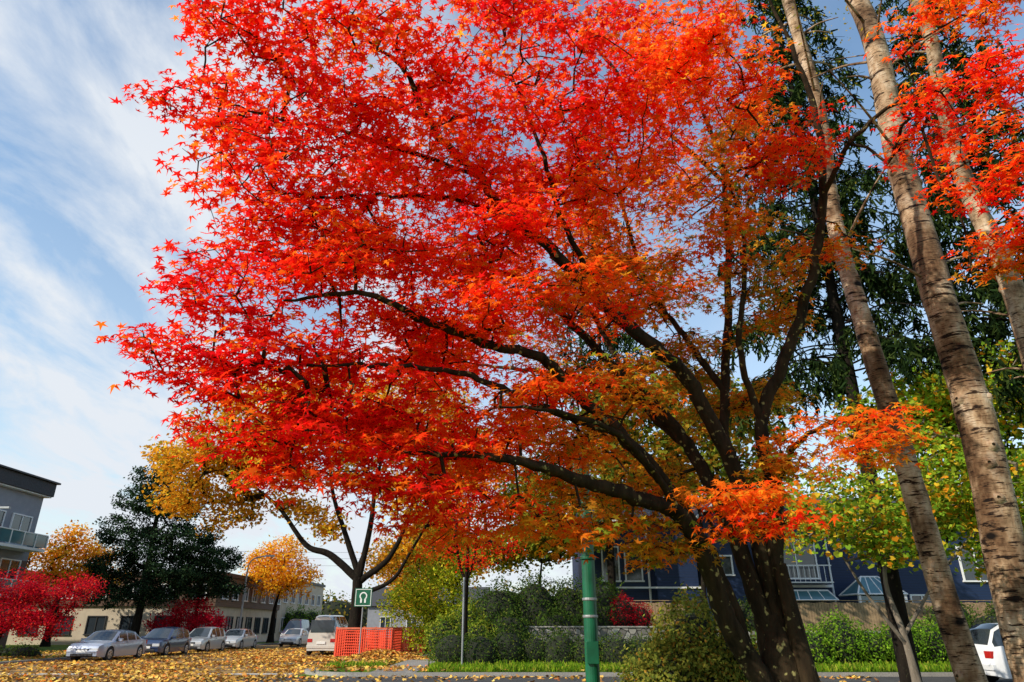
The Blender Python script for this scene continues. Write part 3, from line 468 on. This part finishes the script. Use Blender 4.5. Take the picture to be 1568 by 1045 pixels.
mb=MB()
for i in range(30): mb.box(-120+i*8,-117+i*8,20.3,20.42,.010,.0105,M_PAINT)
mb.box(-22.6,-8,KY+1.1,KY+1.5,.014,.0145,M_PAINT); mb.done('road_markings')
LIT=[(.75,.42,.07),(.8,.5,.12),(.55,.27,.07),(.33,.17,.07),(.7,.18,.03)]
def litter(x0,x1,y0,y1,n,z=.03,fn=None):
    p=np.stack([R.uniform(x0,x1,n),R.uniform(y0,y1,n),np.full(n,z)+R.uniform(0,.03,n)],1)
    if fn is not None: k=fn(p); p=p[R.random(len(p))<k]
    return p
pp=[litter(-23,-7.6,22,60,30000,.03,fn=lambda p:np.clip(.2+.85*(np.sin(p[:,0]*.8+np.sin(p[:,1]*.45)*2)*.5+.5),0,1)),
    litter(-30,-23.3,29,50,2500,.14),litter(-7.4,14,26.5,29,2200,.19,fn=lambda p:np.where(p[:,0]<-3,.6,.25)),litter(-7.4,-5,29,60,2500,.14),litter(-25,12,20,26.1,6500,.03,fn=lambda p:np.where(p[:,0]<-6,.8,.1+.5*np.clip((p[:,1]-24.3)/1.8,0,1)))]
q=R.normal(0,1,(5000,2))*np.array([1.5,.9])+np.array([-6.6,38.0]); hz=.13+.4*np.exp(-((q[:,0]+6.6)**2/2.0+(q[:,1]-38.0)**2/.9))*R.random(5000)**.4
pp.append(np.column_stack([q,hz])); pp=np.vstack(pp)
leaves('fallen_leaves',pp,R.normal(0,.35,(len(pp),3))+np.array([0,0,1]),R.uniform(.07,.13,len(pp)),pick(LIT,[4,3,4,3,1],len(pp)),LEAF6,M_LITTER)

# ------------------------------------------------------------------ buildings
def window(mb,axis,face,a0,a1,z0,z1,sgn,frame=M_WHITE,glass=M_GLASS,cols=2,rows=1,fw=.09):
    def bx(p0,p1,q0,q1,d0,d1,m):
        lo,hi=sorted((face+sgn*d0,face+sgn*d1))
        if axis=='y': mb.box(p0,p1,lo,hi,q0,q1,m)
        else: mb.box(lo,hi,p0,p1,q0,q1,m)
    bx(a0+fw,a1-fw,z0+fw,z1-fw,-.02,.03,glass)
    bx(a0,a1,z1-fw,z1,0,.1,frame); bx(a0-.06,a1+.06,z0,z0+fw,0,.14,frame); bx(a0,a0+fw,z0+fw,z1-fw,0,.1,frame); bx(a1-fw,a1,z0+fw,z1-fw,0,.1,frame)
    for i in range(1,cols):
        x=a0+(a1-a0)*i/cols; bx(x-.035,x+.035,z0+fw,z1-fw,.03,.08,frame)
    for i in range(1,rows):
        z=z0+(z1-z0)*i/rows; bx(a0+fw,a1-fw,z-.03,z+.03,.031,.075,frame)
h=root('blue_house',(17,50,0)); WT=7.8; mb=MB(); mb.box(4.8,31,44,57,1.2,WT,M_BLUE); mb.box(11.5,19,43.2,44,1.2,WT,M_BLUE); mb.box(8.7,11.2,43.4,44,1.2,7.0,M_BLUE)
mb.done('walls',h)
mb=MB()
for a0,a1 in((5.5,6.6),(6.9,8.0),(27.5,29.5)): window(mb,'y',44,a0,a1,4.1,6.2,-1,cols=2 if a1-a0>1.3 else 1,rows=1)
window(mb,'y',43.2,15.9,18.4,4.2,6.5,-1,cols=2)
window(mb,'y',43.2,12.3,13.3,4.4,5.6,-1,cols=1)
window(mb,'y',43.2,14.5,16,8.0,9.2,-1,cols=2)
window(mb,'y',44,24,25.4,2.2,3.4,-1,cols=2)
mb.done('windows',h)
mb=MB()
mb.box(4.7,11.45,43.3,43.39,3.7,3.8,M_WHITE); mb.box(15.2,19.1,43.08,43.19,3.75,3.9,M_WHITE)
mb.cyl((8.35,43.88,1.2),(8.35,43.88,7.7),.07,.07,M_WHITE); mb.cyl((19.4,43.85,1.2),(19.4,43.85,7.7),.07,.07,M_WHITE)
mb.box(4.3,11.0,43.3,43.38,7.6,7.78,M_WHITE); mb.box(19.5,31.4,43.3,43.38,7.6,7.78,M_WHITE)
mb.box(15.3,18.8,42.2,43.07,3.96,4.02,M_WHITE)
for i in range(12): mb.box(15.35+i*.3,15.38+i*.3,42.2,42.23,4.02,4.9,M_WHITE)
mb.box(15.3,18.8,42.18,42.24,4.9,4.96,M_WHITE)
mb.done('trim',h)
mb=MB(); e=WT
mb.add([(4.3,43.4,e-.1),(31.5,43.4,e-.1),(31.5,50.5,e+2.5),(4.3,50.5,e+2.5)],[(0,1,2,3)],M_ROOF); mb.add([(4.3,57.6,e-.1),(31.5,57.6,e-.1),(31.5,50.5,e+2.5),(4.3,50.5,e+2.5)],[(3,2,1,0)],M_ROOF)
mb.add([(4.8,44,e),(4.8,57,e),(4.8,50.5,e+2.3)],[(0,1,2)],M_BLUE); mb.add([(31,44,e),(31,57,e),(31,50.5,e+2.3)],[(0,2,1)],M_BLUE)
mb.add([(11.5,43.2,e),(19,43.2,e),(15.25,43.2,e+2.6)],[(0,1,2)],M_BLUE)
mb.add([(11,42.8,e-.2),(15.25,42.8,e+2.9),(15.25,50,e+2.9),(11,50,e-.2)],[(0,1,2,3)],M_ROOF); mb.add([(19.5,42.8,e-.2),(15.25,42.8,e+2.9),(15.25,50,e+2.9),(19.5,50,e-.2)],[(3,2,1,0)],M_ROOF)
mb.cyl((11,42.75,e-.25),(15.25,42.75,e+2.85),.1,.1,M_WHITE,6); mb.cyl((19.5,42.75,e-.25),(15.25,42.75,e+2.85),.1,.1,M_WHITE,6)
mb.done('roof',h)
def glassroof(mb,x0,x1,y0,y1,z0,z1,top):
    cx=(x0+x1)/2; a=[(x0,y0,z0),(x1,y0,z0),(x1,y1,z0),(x0,y1,z0)]; rr=[(cx-top,(y0+y1)/2,z1),(cx+top,(y0+y1)/2,z1)]
    mb.add(a+rr,[(0,1,5,4),(1,2,5),(2,3,4,5),(3,0,4)],M_TEAL)
    for p,q in((a[0],a[1]),(a[1],a[2]),(a[0],rr[0]),(a[1],rr[1]),(rr[0],rr[1]),(a[3],a[0]),(a[2],rr[1]),(a[3],rr[0])): mb.cyl(p,q,.05,.05,M_WHITE,6)
    for i in range(1,4):
        t=i/4; p=(x0+(x1-x0)*t,y0,z0); q=(cx-top+2*top*t,(y0+y1)/2,z1); mb.cyl(p,q,.03,.03,M_WHITE,6)
mb=MB(); glassroof(mb,19.6,22.4,41.2,43.6,3.3,4.3,.5)
for x in(19.7,22.3): mb.box(x-.07,x+.07,41.25,41.39,1.3,3.25,M_WHITE)
mb.box(19.78,22.22,41.3,41.36,1.3,3.2,M_TEAL); glassroof(mb,15.8,18.8,42,43.05,3.0,3.55,1.2); mb.done('conservatory',h)
mb=MB()
def fence(mb,x0,x1,y,z0,z1,mat):
    x=x0;i=0
    while x<x1:
        mb.box(x,x+.135,y,y+.02,z0,z1+.02*math.sin(i*5.1),mat); x+=.15;i+=1
    for z in(z0+.25,z1-.3): mb.box(x0,x1,y+.022,y+.07,z,z+.09,mat)
    x=x0
    while x<=x1: mb.box(x-.05,x+.05,y+.075,y+.17,z0,z1+.08,mat); x+=2.4
    mb.box(x0,x1,y-.03,y+.12,z1+.085,z1+.12,mat)
fence(mb,5.8,10.6,39.6,1.3,2.8,M_WOOD); fence(mb,14.5,27.5,39.6,1.3,2.8,M_WOOD); mb.done('wooden_fence')
h=root('apartment_block',(-45,50,0)); mb=MB(); mb.box(-56,-37,44,54.6,0,6.2,M_BRICK); mb.box(-56,-37.02,44.02,54.58,6.2,11.1,M_GREY); mb.done('walls',h)
mb=MB(); mb.box(-56.5,-36.5,43.5,55.0,11.1,12.1,M_ROOF); mb.box(-56.7,-36.3,43.3,55.2,12.1,12.25,M_DARK); mb.box(-56.4,-36.6,43.6,54.9,11.0,11.1,M_WHITE); mb.done('roof',h,.04)
mb=MB()
for z in(1,4,7.2):
    for y in(45,48.6,51.6): window(mb,'x',-37,y,y+2.2,z,z+2.2,1,cols=2)
    for x in(-41,-45,-49): window(mb,'y',44,x-1.3,x+1.3,z,z+2.1,-1,cols=2)
mb.done('windows',h)
for z in(3.5,6.8):
    mb=MB(); mb.box(-36.95,-35.5,44.5,54,z,z+.2,M_WHITE); mb.box(-35.56,-35.52,44.5,54,z+.3,z+1.15,M_TEAL); mb.box(-35.6,-35.48,44.5,54,z+1.15,z+1.22,M_WHITE); mb.box(-36.95,-35.6,53.9,53.94,z+.3,z+1.15,M_TEAL)
    for y in np.arange(44.5,54.1,1.36): mb.box(-35.51,-35.46,y-.03,y+.03,z+.2,z+1.15,M_WHITE)
    mb.done('balcony',h)
h=root('brown_shop_building',(-36,74,0)); mb=MB(); mb.box(-52,-27,66,84,0,3.3,M_CREAM); mb.box(-52.2,-26.7,65.8,84.2,3.3,5.9,M_BROWN); mb.box(-52.4,-26.5,65.6,84.4,5.9,6.25,M_DARK)
mb.box(-46,-27,84.5,104,0,6.8,M_CREAM); mb.box(-46.2,-26.8,84.4,104.2,6.8,7.1,M_DARK); mb.done('walls',h)
mb=MB()
for y in np.arange(67,83,2.6): window(mb,'x',-26.7,y,y+1.3,3.9,5.2,1,cols=2); window(mb,'x',-27,y,y+1.6,.9,2.5,1,cols=2,frame=M_DARK)
for x in np.arange(-50,-28,3): window(mb,'y',65.8,x,x+1.4,3.9,5.2,-1,cols=2); window(mb,'y',66,x,x+1.7,.9,2.5,-1,cols=2,frame=M_DARK)
for y in np.arange(86,102,3): window(mb,'x',-27,y,y+1.5,4.2,5.6,1,cols=2); window(mb,'x',-27,y,y+1.5,1,2.6,1,cols=2)
mb.done('windows',h)
h=root('distant_house',(-6,110,0)); mb=MB(); mb.box(-22,-4,112,122,0,4.5,M_GREY); mb.add([(-22.5,111.5,4.5),(-3.5,111.5,4.5),(-3.5,117,7.5),(-22.5,117,7.5)],[(0,1,2,3)],M_ROOF)
mb.add([(-22.5,122.5,4.5),(-3.5,122.5,4.5),(-3.5,117,7.5),(-22.5,117,7.5)],[(3,2,1,0)],M_ROOF)
for x in(-20,-16,-12,-8): window(mb,'y',112,x,x+1.6,1.4,3,-1)
mb.done('walls',h)

# ------------------------------------------------------------------ street furniture
g=root('green_pole',(1.17,11,0)); mb=MB()
mb.cyl((1.17,11,0),(1.17,11,.5),.17,.15,M_GREENP,20); mb.cyl((1.17,11,.5),(1.17,11,2.55),.105,.1,M_GREENP,20); mb.cyl((1.17,11,2.55),(1.17,11,2.6),.125,.125,M_GREENP,20); mb.cyl((1.17,11,2.6),(1.17,11,4.3),.095,.085,M_GREENP,20); mb.cyl((1.17,11,4.3),(1.17,11,4.42),.1,.03,M_GREENP,20)
mb.cyl((1.17,11,1.72),(1.17,11,1.76),.114,.114,M_STEEL,20);mb.cyl((1.17,11,1.96),(1.17,11,2.0),.112,.112,M_STEEL,20)
mb.box(1.08,1.26,10.86,10.9,1.1,1.4,M_GREENP); mb.box(1.0,1.12,10.88,11.12,3.6,4.2,M_GREENP); mb.done('post',g,.008)
g=root('traffic_sign',(-7.75,38.0,0)); mb=MB(); mb.xf=Matrix.Translation((.15,0,0)); mb.cyl((-7.9,38.05,0),(-7.9,38.05,3.5),.035,.035,M_STEEL,10); mb.done('post',g)
mb=MB(); mb.xf=Matrix.Translation((.15,0,0)); mb.box(-8.35,-7.45,37.98,38.0,2.55,3.45,M_GREENP); mb.done('panel',g,.01)
mb=MB(); mb.xf=Matrix.Translation((.15,0,0))
mb.box(-8.31,-7.49,37.972,37.979,2.59,2.62,M_WHITE);mb.box(-8.31,-7.49,37.972,37.979,3.38,3.41,M_WHITE);mb.box(-8.31,-8.28,37.972,37.979,2.63,3.37,M_WHITE);mb.box(-7.52,-7.49,37.972,37.979,2.63,3.37,M_WHITE)
for i in range(14):
    t0=math.radians(-55+290*i/14);t1=math.radians(-55+290*(i+1)/14); q=[(-7.9+math.cos(t)*r,3.07+math.sin(t)*r) for t,r in((t0,.14),(t0,.2),(t1,.2),(t1,.14))]
    mb.add([(x,37.972,z) for x,z in q],[(0,1,2,3)],M_WHITE)
mb.box(-8.05,-7.96,37.972,37.979,2.74,2.93,M_WHITE);mb.box(-7.84,-7.75,37.972,37.979,2.74,2.93,M_WHITE); mb.done('symbol',g)
g=root('sign_pole',(-1.95,29.4,0)); mb=MB(); mb.cyl((-1.95,29.4,0),(-1.95,29.4,3.45),.04,.04,M_STEEL,10); mb.box(-1.97,-1.94,29.2,29.65,2.7,3.35,M_STEEL); mb.cyl((-1.95,29.4,.1),(-1.95,29.4,.25),.07,.06,M_STEEL,10); mb.done('post',g)
g=root('street_lamp',(-22.1,60,0)); mb=MB(); mb.cyl((-22.1,60,0),(-22.1,60,6),.09,.06,M_STEEL,10)
Q=crom([(-22.1,60,6),(-22,60,6.5),(-21.6,60,6.9),(-20.6,60,7.1)],4)
for a,b in zip(Q[:-1],Q[1:]): mb.cyl(a,b,.05,.05,M_STEEL,8)
mb.box(-20.7,-20.0,59.88,60.12,7.02,7.16,M_STEEL); mb.done('post',g)
g=root('street_lamp',(-34,43,0)); mb=MB(); mb.cyl((-34,43,0),(-34,43,7.4),.09,.06,M_STEEL,10)
Q=crom([(-34,43,7.4),(-33.6,43,8.1),(-32.7,43,8.4),(-31.6,43,8.4)],4)
for a,b in zip(Q[:-1],Q[1:]): mb.cyl(a,b,.04,.04,M_STEEL,8)
mb.box(-31.7,-31.1,42.9,43.1,8.34,8.46,M_STEEL); mb.done('post',g)
mb=MB()
for z,y in((8.6,70),(8.0,70),(7.5,72)):
    Q=crom([(-60,y,z+1),(-35,y,z),(-10,y,z-.2),(20,y,z+1)],10)
    for a,b in zip(Q[:-1],Q[1:]): mb.cyl(a,b,.015,.015,M_DARK,4)
mb.done('overhead_wires')
M_FP=plain('barrier_timber',(.6,.14,.07),.7,0,.2,4)
def barrier(x0,x1,y0,y1,hh=1.35):
    g=root('orange_safety_barrier',((x0+x1)/2,(y0+y1)/2,0)); mb=MB(); z0=.12
    for x in(x0,(x0+x1)/2,x1):
        for y in(y0,y1): mb.box(x-.045,x+.045,y-.045,y+.045,z0,z0+hh+.12,M_FP)
    for y in(y0,y1): mb.box(x0-.05,x1+.05,y-.075,y-.047,z0+hh,z0+hh+.09,M_FP)
    for x in(x0,x1): mb.box(x-.075,x-.047,y0+.05,y1-.05,z0+hh,z0+hh+.09,M_FP)
    mb.done('posts',g); mb=MB()
    for y in(y0-.06,y1+.06):
        for i in range(int((x1-x0)/.11)+1):
            x=x0+i*.11; wv=.05*math.sin(x*5); mb.box(x,x+.055,y+wv,y+.012+wv,z0+.05,z0+hh-.1*math.sin(x*2.4)**2,M_ORANGE)
        for k in range(10): z=z0+.08+k*(hh-.16)/9; mb.box(x0,x1,y-.01,y+.01,z,z+.04,M_ORANGE)
    for x in(x0-.06,x1+.06):
        for i in range(int((y1-y0)/.11)+1): y=y0+i*.11; mb.box(x,x+.012,y,y+.05,z0+.05,z0+hh,M_ORANGE)
        for k in range(10): z=z0+.08+k*(hh-.16)/9; mb.box(x-.01,x+.01,y0,y1,z,z+.04,M_ORANGE)
    mb.done('mesh',g)
barrier(-9.2,-6.3,39,42.2); barrier(-7.3,-6.4,47,50); barrier(-5.7,-4.9,46,49)

# ------------------------------------------------------------------ cars
def paint(name,c,metal=.3): return plain(name,c,.28,metal,.04,3,0,.5,.8)
def car(name,x,y,yaw,L,W,H,prof,mat,wb=(.18,.80),wr=.32,dark_glass=M_GLASS,pillars=(.3,.47,.64),z=0.01):
    rt=root(name,(x,y,z)); X=Matrix.Translation((x,y,z))@Matrix.Rotation(yaw,4,'Z'); pr=np.array(prof,float)
    S=np.unique(np.concatenate([np.linspace(0,1,61),pr[:,0],np.array(wb)-wr*1.16/L,np.array(wb)+wr*1.16/L])); n=len(S)
    belt=np.interp(S,pr[:,0],pr[:,1]); roof=np.interp(S,pr[:,0],pr[:,2]); V=[];w0=W/2
    for s,be,ro in zip(S,belt,roof):
        e=abs(2*s-1); w=w0*(1-.16*e**7-.02*e*e); zb=.2+.12*max(0,e-.9)*5; dx=min(abs(s-k)*L for k in wb); Ra=wr*1.14
        za=zb
        if dx<Ra: za=max(zb,wr+math.sqrt(max(0,Ra*Ra-dx*dx)))
        g=max(0,ro-be); wt=w*.955-g*.36; mid=max(za+.02,(be+.2)*.52); tn=min(be-.02,mid+.16)
        ring=[(0,zb+.02),(w*.8,zb if dx>=Ra else za),(w*.985,za),(w*1.0,max(mid,za+.015)),(w*.985,max(tn,mid+.03)),(w*.955,be),(wt,max(be+.012,ro-.05)),(wt-.13,max(be+.03,ro)),(0,max(be+.045,ro+.025))]
        xs=(s-.5)*L
        V+= [(xs,a,b) for a,b in ring]+[(xs,-a,b) for a,b in ring[-2:0:-1]]
    k=16; F=[];mi=[]
    for i in range(n-1):
        gm=min(roof[i]-belt[i],roof[i+1]-belt[i+1]); gx=max(roof[i]-belt[i],roof[i+1]-belt[i+1]); slope=abs(roof[i+1]-roof[i])/(S[i+1]-S[i])/L; sc=(S[i]+S[i+1])/2
        pil=any(abs(sc-q)<.011 for q in pillars)
        for j in range(k):
            F.append((i*k+j,i*k+(j+1)%k,(i+1)*k+(j+1)%k,(i+1)*k+j)); jj=j if j<8 else 15-j; m=0
            if jj==5 and gm>.1 and not pil: m=1
            if jj==7 and slope>.32 and gx>.06: m=1
            if jj==0 or (jj==1): m=2
            mi.append(m)
    F.append(tuple(range(k-1,-1,-1)));mi.append(0);F.append(tuple((n-1)*k+j for j in range(k)));mi.append(0)
    o=mkmesh('body',[tuple(X@Vector(v)) for v in V],F,[mat,dark_glass,M_DARK],rt,mi,True)
    es=o.modifiers.new('es','EDGE_SPLIT'); es.split_angle=math.radians(38)
    mb=MB(); mb.xf=X
    for q in wb:
        for sd in(-1,1):
            cx=(q-.5)*L; y0=sd*(w0-.21); y1=sd*(w0-.015); mb.cyl((cx,y0,wr),(cx,y1,wr),wr,wr,M_RUB,24); mb.cyl((cx,y1,wr),(cx,y1+sd*.008,wr),wr*.66,wr*.62,M_RIM,20); mb.cyl((cx,y1+sd*.008,wr),(cx,y1+sd*.02,wr),wr*.16,wr*.14,M_RIM,10)
            for a in range(5):
                t=a*1.2566; mb.cyl((cx+math.cos(t+.6)*wr*.4,y1+sd*.0085,wr+math.sin(t+.6)*wr*.4),(cx+math.cos(t+.6)*wr*.4,y1+sd*.0125,wr+math.sin(t+.6)*wr*.4),wr*.13,wr*.13,M_DARK,8)
    mb.done('wheels',rt)
    hb=float(np.interp(.985,S,belt)); mb=MB(); mb.xf=X; fx=L/2
    for sd in(-1,1):
        mb.box(fx-.32,fx+.012,sd*w0*.62-.2,sd*w0*.62+.2,hb-.17,hb-.02,M_LAMP)
        mb.box(-fx-.012,-fx+.2,sd*w0*.68-.15,sd*w0*.68+.15,.72,.92,M_TAIL)
        mb.box(fx-L*.34,fx-L*.34+.12,sd*(w0+.06)-.1,sd*(w0+.06)+.1,float(np.interp(.66,S,belt))+.0,float(np.interp(.66,S,belt))+.14,mat)
        mb.box(-.05,.1,sd*(w0)-.012,sd*(w0)+.012,.84,.87,M_DARK)
    mb.box(fx-.1,fx+.014,-.32,.32,hb-.16,hb-.05,M_DARK); mb.box(fx-.15,fx+.03,-w0*.82,w0*.82,.42,.5,mat); mb.box(fx-.1,fx+.02,-w0*.6,w0*.6,.26,.38,M_DARK); mb.box(fx,fx+.04,-.26,.26,.42,.55,M_WHITE)
    mb.box(-fx-.035,-fx+.1,-w0*.85,w0*.85,.4,.56,mat); mb.box(-fx-.045,-fx,-.26,.26,.62,.76,M_WHITE)
    if H>1.8: mb.box(-fx-.012,-fx+.05,-w0*.7,w0*.7,1.25,H-.25,dark_glass)
    mb.done('lamps_and_bumpers',rt,.015)
SED=[(0,.72,.72),(.025,.9,.9),(.15,.97,.97),(.29,.95,1.36),(.38,.94,1.42),(.5,.92,1.43),(.6,.91,1.37),(.76,.89,.9),(.92,.79,.8),(.98,.68,.68),(1,.5,.5)]
HAT=[(0,.72,.72),(.012,.95,.95),(.09,.98,1.4),(.2,.97,1.52),(.4,.95,1.56),(.58,.93,1.48),(.77,.92,.94),(.93,.82,.83),(.985,.7,.7),(1,.5,.5)]
VAN=[(0,1.2,2.1),(.01,1.2,2.15),(.1,1.2,2.22),(.6,1.2,2.24),(.68,1.2,2.1),(.8,1.15,1.25),(.96,1.05,1.07),(.99,.9,.9),(1,.55,.55)]
SUV=[(0,.8,.8),(.012,1.02,1.04),(.07,1.06,1.5),(.14,1.06,1.66),(.4,1.03,1.7),(.6,1.01,1.6),(.74,1.0,1.02),(.93,.92,.93),(.985,.8,.8),(1,.55,.55)]
D=math.radians
car('parked_sedan',-21.0,39.0,D(-90),4.8,1.8,1.43,SED,paint('silver_blue_paint',(.38,.42,.52)))
car('parked_hatchback',-21.1,45.2,D(-90),4.2,1.75,1.56,HAT,paint('navy_paint',(.03,.05,.12)))
car('parked_hatchback',-21.1,51,D(-90),4.2,1.75,1.5,HAT,paint('silver_paint',(.42,.44,.46)))
car('parked_sedan',-21,57,D(-90),4.6,1.78,1.45,SED,paint('pale_silver_paint',(.45,.46,.47)))
car('parked_minivan',-20.6,71,D(-90),4.8,1.9,2.2,VAN,paint('plum_paint',(.06,.04,.09)))
car('parked_sedan',-19.2,66,D(-90),4.5,1.75,1.4,SED,paint('white_sedan_paint',(.6,.6,.6)))
car('parked_van',-11.4,47.0,D(90),4.9,2.0,2.2,VAN,paint('white_van_paint',(.62,.58,.52),.05),pillars=(.02,.12,.3,.47,.64))
car('parked_sedan',-10.2,76,D(90),4.5,1.75,1.4,SED,paint('blue_sedan_paint',(.05,.09,.2)))
car('white_suv',16.4,22.9,0,4.6,1.9,1.7,SUV,paint('white_suv_paint',(.75,.76,.78),0))

# ------------------------------------------------------------------ sky and sun
w=bpy.data.worlds.new('World'); scene.world=w; w.use_nodes=True; nt=w.node_tree; nt.nodes.clear()
SUN_EL=32; SUN_AZ=-125  # clockwise from +Y
out=N(nt,'ShaderNodeOutputWorld'); bg=N(nt,'ShaderNodeBackground'); bg.inputs['Strength'].default_value=.15
sky=N(nt,'ShaderNodeTexSky',sky_type='NISHITA'); sky.sun_disc=False; sky.sun_elevation=D(SUN_EL); sky.sun_rotation=D(SUN_AZ); sky.air_density=1.3; sky.dust_density=.3; sky.ozone_density=2.0
tc=N(nt,'ShaderNodeTexCoord'); sp=N(nt,'ShaderNodeSeparateXYZ'); nt.links.new(tc.outputs['Generated'],sp.inputs[0])
za=N(nt,'ShaderNodeMath',operation='ADD'); za.inputs[1].default_value=.22; mxz=N(nt,'ShaderNodeMath',operation='MAXIMUM'); mxz.inputs[1].default_value=0; nt.links.new(sp.outputs['Z'],mxz.inputs[0]); nt.links.new(mxz.outputs[0],za.inputs[0])
dx=N(nt,'ShaderNodeMath',operation='DIVIDE'); dy=N(nt,'ShaderNodeMath',operation='DIVIDE')
nt.links.new(sp.outputs['X'],dx.inputs[0]);nt.links.new(za.outputs[0],dx.inputs[1]);nt.links.new(sp.outputs['Y'],dy.inputs[0]);nt.links.new(za.outputs[0],dy.inputs[1])
cb=N(nt,'ShaderNodeCombineXYZ'); nt.links.new(dx.outputs[0],cb.inputs[0]);nt.links.new(dy.outputs[0],cb.inputs[1])
mp=N(nt,'ShaderNodeMapping'); mp.inputs['Rotation'].default_value=(0,0,D(35)); mp.inputs['Scale'].default_value=(1.9,1.0,1); nt.links.new(cb.outputs[0],mp.inputs[0])
n1=N(nt,'ShaderNodeTexNoise'); n1.inputs['Scale'].default_value=1.7; n1.inputs['Detail'].default_value=10; n1.inputs['Roughness'].default_value=.6; n1.inputs['Distortion'].default_value=.35; nt.links.new(mp.outputs[0],n1.inputs['Vector'])
r=ramp(nt,[(.41,(0,0,0)),(.62,(1,1,1))]); nt.links.new(n1.outputs['Fac'],r.inputs[0])
side=ramp(nt,[(.34,(.9,.9,.9)),(.6,(.1,.1,.1))])   # cloud bank lies to the left (west); clear to the right
sx_=N(nt,'ShaderNodeMath',operation='MULTIPLY_ADD'); sx_.inputs[1].default_value=.5; sx_.inputs[2].default_value=.5; nt.links.new(sp.outputs['X'],sx_.inputs[0]); nt.links.new(sx_.outputs[0],side.inputs[0])
cm=N(nt,'ShaderNodeMath',operation='MULTIPLY'); nt.links.new(r.outputs[0],cm.inputs[0]); nt.links.new(side.outputs[0],cm.inputs[1])
hz=ramp(nt,[(.0,(.9,.9,.9)),(.25,(.34,.34,.34)),(.62,(.03,.03,.03))]); nt.links.new(sp.outputs['Z'],hz.inputs[0])
ad=N(nt,'ShaderNodeMath',operation='ADD',use_clamp=True); nt.links.new(cm.outputs[0],ad.inputs[0]); nt.links.new(hz.outputs[0],ad.inputs[1])
gain=N(nt,'ShaderNodeMixRGB',blend_type='MULTIPLY'); gain.inputs[0].default_value=1; gain.inputs[2].default_value=(1.15,1.3,1.35,1); nt.links.new(sky.outputs[0],gain.inputs[1])
mx=N(nt,'ShaderNodeMixRGB'); nt.links.new(ad.outputs[0],mx.inputs[0]); nt.links.new(gain.outputs[0],mx.inputs[1]); mx.inputs[2].default_value=(5.3,5.65,6.1,1)
nt.links.new(mx.outputs[0],bg.inputs[0]); nt.links.new(bg.outputs[0],out.inputs[0])
sd=bpy.data.lights.new('sun','SUN'); sd.energy=5; sd.angle=D(.5); sd.color=(1,.92,.78); so=bpy.data.objects.new('sun',sd); COL.objects.link(so)
az=D(SUN_AZ);el=D(SUN_EL); dv=Vector((math.sin(az)*math.cos(el),math.cos(az)*math.cos(el),math.sin(el))); so.rotation_euler=dv.to_track_quat('Z','Y').to_euler(); so.location=(-20,0,30)
# ------------------------------------------------------------------ camera
cd=bpy.data.cameras.new('camera'); cd.lens=24; cd.sensor_width=36; cd.clip_end=3000; co_=bpy.data.objects.new('camera',cd); COL.objects.link(co_)
co_.location=(0,0,1.6); co_.rotation_euler=(D(90+22.7),0,0); scene.camera=co_
